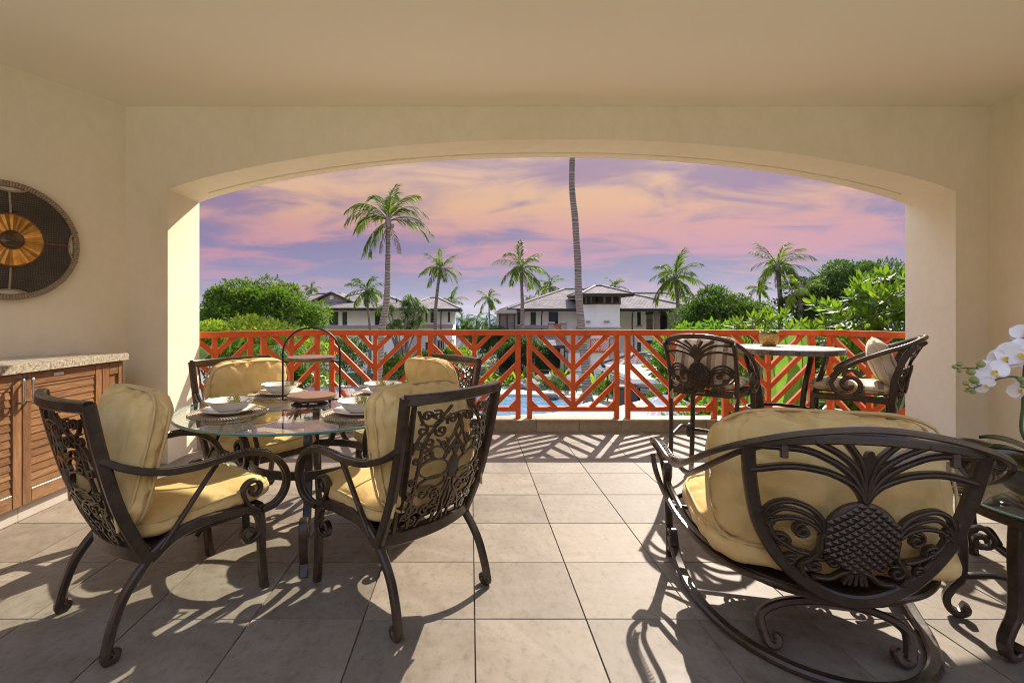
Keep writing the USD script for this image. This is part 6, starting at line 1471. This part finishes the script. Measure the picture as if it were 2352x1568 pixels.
for k, (u, v, Y, L, lab) in enumerate(((1123, 690, 78, 2.7, 'slim palm against the distant island between the villas'), (1263, 662, 62, 2.5, 'palm head showing above the right villa roof'), (1036, 698, 66, 2.6, 'palm head behind the right eave of the left villa'), (715, 668, 70, 1.7, 'small palm tuft over the villa roofs, far left'), (1216, 690, 75, 1.4, 'tiny palm tuft just left of the right villa ridge'), (1412, 661, 70, 2.2, 'palm tuft behind the tower roof'), (1745, 668, 46, 1.4, 'small palm tuft above the feathery tree on the right'),
                                       (1095, 738, 100, 3.0, 'leaning palm by the shore, middle of the gap between villas'), (1058, 735, 120, 2.3, 'shore palm beside the left villa wall'), (1072, 742, 105, 2.3, 'low shore palm, second from the left villa'), (1150, 742, 80, 2.6, 'low palm before the shutter bay of the right villa'), (1117, 742, 90, 2.4, 'low bushy palm right of the leaning shore palm'), (1170, 752, 60, 2.2, 'palm at the foot of the shutter bay'))):
    palm_px(lab, (u + 3, 0), (u, v), Y, L, 30 + k, r0=.16, r1=.10, nf=12, n=18, w=.06, name='coconut_palm')

# ------------------------------------------------------------------ trees and shrubs
tree('rain_tree', 'broad round tree with bright feathery leaves at the left end of the railing', 'tree', (-10.6, 24.5, G0), (-10.75, 25, .55), (3.35, 3.0, 2.35), 'leaf_mid', 101, 110, 330, .19, r0=.28, shape=.25)
tree('rain_tree', 'lower yellow-green spreading tree before the round tree, left end of the railing', 'tree', (-9.6, 20.8, G0), (-9.55, 21, -.55), (3.3, 2.2, 1.45), 'leaf_yellow', 102, 90, 300, .17, r0=.22, shape=.26)
tree('rain_tree', 'dark feathery tree before the right wing of the tower villa', 'tree', (14.6, 29, G0), (14.55, 28, .25), (2.75, 2.4, 2.3), 'leaf_shade', 103, 110, 260, .17, r0=.26, shape=.25)
tree('shade_tree', 'big dark grey-green tree behind the hedge at the right pillar', 'tree', (27.5, 33, G0), (28.0, 34, 1.55), (5.9, 4, 3.25), 'leaf_dark', 104, 130, 320, .24, r0=.4, shape=.19)
tree('shade_tree', 'dark tree filling the gap left of the right-hand palms', 'tree', (19.3, 36, G0), (19.5, 36, .2), (3.0, 3, 2.1), 'leaf_dark', 105, 60, 190, .2, r0=.25, shape=.26)
def plumeria(label, base, c, r, n, seed, leafm='leaf_glossy', L=.30):
    """frangipani: each branch ends in a rosette of long glossy leaves; a rosette is a part"""
    rng = np.random.default_rng(seed); base = np.asarray(base, float); r = np.asarray(r, float); c = np.asarray(c, float) - base
    t = thing('frangipani_tree', label, 'tree', base, group='frangipani trees at the right')
    dirs = []; 
    k = 0
    while len(dirs) < n:
        d = rdir(rng, 1, .25)[0]; k += 1
        if d[2] > -.55: dirs.append(c + d * r * rng.uniform(.5, 1.0))
    ends = np.array(dirs)
    part(t, 'trunk', limbs(rng, (0, 0, 0), c, r, ends, .14, 40), 'bark', True)
    for e in ends:
        ax = nrm(nrm(e - c) * .9 + [0, 0, .8] + rng.normal(0, .22, 3)); m = 17; q = np.arange(m)
        a = q * 2.39996 + rng.uniform(0, 6); el = np.interp(q / m, [0, 1], [-.15, 1.15]) + rng.normal(0, .12, m)
        e1 = nrm(np.cross(ax, [.3, .9, .1])); e2 = np.cross(ax, e1)
        d = nrm((np.cos(a) * np.cos(el))[:, None] * e1 + (np.sin(a) * np.cos(el))[:, None] * e2 + np.sin(el)[:, None] * ax); s = nrm(np.cross(d, ax) + rng.normal(0, .08, (m, 3)))
        LL = L * rng.uniform(.75, 1.15, m); cen = e - ax * .10 * (1 - q / m)[:, None]
        v, f = ell_leaf(cen, d, s, LL, LL * .155, .16); part(t, 'leaf_rosette', MB().add(v, f), leafm)
    return t
plumeria('large frangipani with bright leaf rosettes at the right pillar', (10.3, 11.8, G0), (10.25, 11.6, .72), (2.15, 1.7, 1.55), 150, 201)
plumeria('frangipani left of the large one, behind the succulent pot', (8.9, 13.8, G0), (8.7, 13.6, .10), (1.8, 1.5, 1.35), 110, 202, L=.27)
plumeria('low frangipani behind the right bar chair and railing', (7.6, 9.2, G0), (7.7, 9.3, -.95), (1.6, 1.2, 1.35), 100, 203)
shrub('hedge of glossy leaves left of the frangipanis, above the railing', (8.0, 16.2, -.75), (1.7, 1.3, 1.5), 'leaf_broad', 210, 60, 130, .22, name='hedge_shrub', kind='ell', wide=.36)
shrub('dense low shrub under the frangipanis behind the bar table', (6.8, 11.5, -2.4), (2.2, 1.4, 1.6), 'leaf_broad', 211, 50, 120, .22, name='hedge_shrub', kind='ell', wide=.36)
shrub('shrub filling the corner below the right end of the railing', (9.8, 9.4, -2.6), (2.6, 1.2, 1.6), 'leaf_broad', 212, 50, 120, .24, name='hedge_shrub', kind='ell', wide=.36)
shrub('leafy shrub behind the left railing panels, under the round tree', (-7.6, 19.6, -1.9), (2.1, 1.5, 1.2), 'leaf_mid', 213, 50, 150, .16)
shrub('bushy dark shrub before the lower windows of the left villa', (-9.4, 33, -2.0), (2.6, 1.5, 1.7), 'leaf_dark', 214, 44, 130, .2)
shrub('round yellow-green bush at the corner of the left villa', (-1.0, 41, -2.6), (1.5, 1.3, 1.15), 'leaf_yellow', 215, 40, 130, .18)
shrub('white-flowered bush below the pandanus', (-5.6, 36.2, -2.9), (1.7, 1.2, 1.25), 'leaf_glossy', 216, 40, 120, .2)
shrub('dark hedge before the porch of the right villa', (4.6, 40.4, -2.6), (2.6, 1.2, 1.9), 'leaf_dark', 217, 60, 150, .2)
shrub('tall dark palm thicket between the two villas', (2.2, 43.5, -1.9), (1.7, 1.4, 2.2), 'leaf_dark', 218, 50, 150, .26, wide=.25)
shrub('clipped low shrub at the pool by the tall palm', (5.9, 33.4, -3.7), (1.1, .7, .45), 'leaf_dark', 219, 26, 120, .1)
shrub('pale green ground shrub right of the tall palm', (8.6, 30.2, -3.6), (1.0, .9, .65), 'leaf_mid', 220, 26, 110, .12)
shrub('hedge beside the sloping fence, behind the left bar chair', (10.6, 24.6, -3.3), (1.6, 1.0, .9), 'leaf_mid', 221, 36, 120, .13)
shrub('dark bushes at the foot of the left villa', (-3.2, 40.8, -2.9), (1.6, 1.2, 1.3), 'leaf_dark', 222, 40, 120, .2)
far = MB(); rg = np.random.default_rng(7)
for k in range(46):
    x_ = rg.uniform(-40, 45); y_ = rg.uniform(84, 150); m_, _ = crown(rg, (x_, y_, float(ground_z(x_, y_)) + 2.2), (3.6, 3, 2.6), 16, 34, .9, .36, wide=.6); 
    for v, f in zip(m_.v, m_.f): far.add(v, f - f.min())
top('far_grove', far, 'leaf_dark', 'distant belt of green trees along the shore between the villas', 'grove', kind='stuff')
# screw pine
rng = np.random.default_rng(55); pbase = np.array([-5.4, 38.5, G0]); pt = thing('screw_pine', 'pandanus with drooping strap-leaf heads and stilt trunks before the left villa', 'tree', pbase)
tr = MB(); heads = []
for k in range(20):
    d = rdir(rng, 1, .4)[0]; e = np.array([0, 0, 5.35]) + d * [1.75, 1.3, 1.35]; heads.append(e)
    tr.tube(spl([(rng.normal(0, .25), rng.normal(0, .25), 0), (d[0] * .5, d[1] * .5, 2.6), e], 5), np.linspace(.09, .045, 11), 6)
part(pt, 'trunk', tr, 'bark', True)
for e in heads:
    m = 64; el = rng.uniform(-.3, 1.4, m); a = rng.uniform(0, 2 * PI, m); d = np.stack([np.cos(a) * np.cos(el), np.sin(a) * np.cos(el), np.sin(el)], -1); s = nrm(np.cross(d, [0, 0, 1.0])); L = rng.uniform(.55, .95, m)
    p0 = e + d * .05; p1 = p0 + d * L[:, None] * .55; d2 = nrm(d + [0, 0, -1.3]); w = .035
    v = np.stack([p0 - s * w, p0 + s * w, p1 + s * w, p1 + d2 * L[:, None] * .6, p1 - s * w], 1).reshape(-1, 3); b = np.arange(m)[:, None] * 5
    part(pt, 'leaf_head', MB().add(v, np.vstack([b + t for t in ([0, 1, 2], [0, 2, 4], [4, 2, 3])])), 'leaf_mid')
# banana and other big-leaf plants
def banana(label, pos, leaves, seed, group='banana plants'):
    rng = np.random.default_rng(seed); pos = np.asarray(pos, float); t = thing('banana_plant', label, 'plant', pos, group=group)
    part(t, 'stem', MB().tube(spl([(0, 0, 0), (.05, 0, 1.2), (0, 0, 2.3)], 4), np.linspace(.14, .08, 9), 10), 'stem', True)
    for tip, root, w, face in leaves:
        tip, root = np.asarray(tip, float) - pos, np.asarray(root, float) - pos; ax = tip - root; L = np.linalg.norm(ax); ax /= L; s = nrm(np.cross(ax, face)); u = nrm(np.cross(s, ax)); m = MB(); rows = []
        for q in np.linspace(0, 1, 26):
            ww = w * min(1, (q / .12) ** .5) * math.sqrt(max(0, 1 - max(0, (q - .72) / .285) ** 2)) * (1 + .03 * math.sin(q * 40)); c = root + ax * L * q + u * .10 * L * math.sin(PI * q) * .6
            for k in (-1, -.6, -.05, .05, .6, 1): rows.append(c + s * ww * k - u * abs(k) ** 1.3 * w * (.28 + .05 * math.sin(q * 31 + k)) )
        v = np.array(rows); i, j = np.meshgrid(np.arange(25), np.arange(5), indexing='ij'); m.add(v, np.stack([i * 6 + j, i * 6 + j + 1, (i + 1) * 6 + j + 1, (i + 1) * 6 + j], -1).reshape(-1, 4))
        lf = part(t, 'leaf', m, 'banana', True); part(lf, 'midrib', MB().tube([root + ax * L * q + u * .10 * L * math.sin(PI * q) * .6 for q in np.linspace(0, .98, 14)], np.linspace(.016, .005, 14), 6), 'leaf_yellow', True)
        part(t, 'leaf_stalk', MB().tube(spl([(0, 0, 2.2), (root + [0, 0, 2.2]) / 2 + [0, 0, -.1], root], 5), np.linspace(.035, .018, 11), 6), 'leaf_yellow', True)
banana('banana plant with two huge pale leaves behind the bar table', (5.35, 8.0, G0), [(at(1800, 765, 7.9), at(1818, 945, 7.9), .21, (0, -1, .15)), (at(1838, 748, 7.6), at(1826, 945, 7.7), .22, (.25, -1, .1)), (at(1770, 830, 8.6), at(1800, 960, 8.2), .17, (-.3, -1, .2)), (at(1880, 880, 8.2), at(1838, 960, 8), .16, (.5, -1, .3))], 61)
banana('banana plant with broken leaves at the left corner of the villa', (-14.6, 42.0, G0), [(at(700, 702, 41.8), at(712, 742, 41.8), .42, (0, -1, .2)), (at(722, 712, 41.6), at(716, 745, 41.8), .36, (.3, -1, .1)), (at(690, 725, 41.6), at(712, 748, 41.8), .35, (-.3, -1, .1)), (at(733, 728, 41.6), at(718, 748, 41.8), .35, (.4, -1, .1))], 62)
clump('ginger_plant', 'tall yellow-green leaf clump behind the pool, left of the railing stile', 'plant', (3.3, 37.2, G0), 46, 1.75, .14, 71, 'leaf_yellow', 1.5, 'ginger clumps behind the pool')
clump('ginger_plant', 'yellow-green leaf clump behind the pool, nearest the far right dining chair', 'plant', (1.7, 37.4, G0), 40, 1.6, .14, 72, 'leaf_yellow', 1.3, 'ginger clumps behind the pool')
clump('ginger_plant', 'yellow-green leaf clump left of the tall palm trunk', 'plant', (6.6, 35.6, G0), 44, 1.9, .13, 73, 'leaf_yellow', .9, 'ginger clumps behind the pool')
clump('ginger_plant', 'yellow-green leaf clump right of the tall palm trunk', 'plant', (8.9, 33.4, G0), 40, 1.7, .13, 74, 'leaf_yellow', .8, 'ginger clumps behind the pool')
clump('ginger_plant', 'low yellow-green leaf clump by the boulders', 'plant', (4.9, 36.6, G0), 34, 1.2, .15, 75, 'leaf_yellow', .9, 'ginger clumps behind the pool')
clump('ginger_plant', 'broad yellow-green leaves below the pandanus, behind the glass table', 'plant', (-3.4, 34.2, G0), 36, 1.5, .13, 76, 'leaf_yellow', 1.0, 'ginger clumps behind the pool')
clump('ginger_plant', 'green leaf clump in the planting right of the canopy', 'plant', (11.6, 23.2, G0), 30, 1.2, .09, 77, 'leaf_yellow', .8, 'ginger clumps behind the pool')
def fan_palm(label, base, heads, seed):
    rng = np.random.default_rng(seed); base = np.asarray(base, float); t = thing('fan_palm', label, 'palm tree', base)
    part(t, 'trunk', MB().tube([(0, 0, 0), (0, 0, 2.2)], np.array([.14, .12]), 10), 'palm_bark', True)
    for c, axd, L in heads:
        c = np.asarray(c, float) - base; axd = nrm(axd); s = nrm(np.cross(axd, [0, -.4, 1.0])); m = MB()
        for k in np.linspace(-1.35, 1.35, 30):
            d = nrm(axd * math.cos(k) + s * math.sin(k) + [0, 0, -.12]); sd_ = nrm(np.cross(d, np.cross(axd, s))); LL = L * (1 - .25 * abs(k) / 1.35) * rng.uniform(.9, 1.08)
            v, f = kite(np.array([c]), np.array([d]), np.array([sd_]), LL, .024, .3); m.add(v, f)
        part(t, 'fan_leaf', m, 'frond'); part(t, 'leaf_stalk', MB().tube(spl([(0, 0, 2.1), (c + [0, 0, 2.1]) / 2 + [0, 0, .1], c], 4), .015, 5), 'leaf_mid', True)
fan_palm('fan palm with stiff radiating leaves behind the left railing corner', (-6.6, 12.4, G0), [(at(520, 800, 12), (.2, -.2, .9), .62), (at(480, 815, 12.2), (-.8, -.1, .5), .6), (at(555, 815, 12.1), (.8, -.3, .4), .62), (at(500, 838, 11.8), (-.3, -.7, .3), .6), (at(548, 838, 11.7), (.3, -.7, .4), .6), (at(530, 790, 12.8), (.5, .3, .8), .6)], 81)
frs2 = [(a, e, 1, 1.2) for a, e in ((.2, .9), (1.2, 1.1), (2.2, .9), (3.1, .8), (4.0, 1.0), (5.0, .9), (5.8, .7), (2.7, .4), (.6, .4))]
palm('arching green palm behind the second left railing panel', (-7.2, 16.6, G0), at(640, 835, 16.6), 1.5, 83, r0=.12, r1=.09, fr=frs2, n=24, name='areca_palm', group=None, leafm='leaf_mid', w=.05)
# low beige garden wall and steps at the far left
gw = thing('garden_wall', 'low beige plastered wall behind the fan palm at the left end of the railing', 'wall')
part(gw, 'wall_face', MB().box((-16, 17.5, G0), (-7.6, 17.9, -.75)), 'building_wall'); part(gw, 'coping', MB().box((-16, 17.4, -.748), (-7.5, 18.0, -.62), .02), 'stone_trim')

hz = trimesh.creation.box((30000, 13600, 290)); hz.apply_translation((0, 6700, 127))
top('haze', MB().tm(hz), 'haze', kind='stuff')
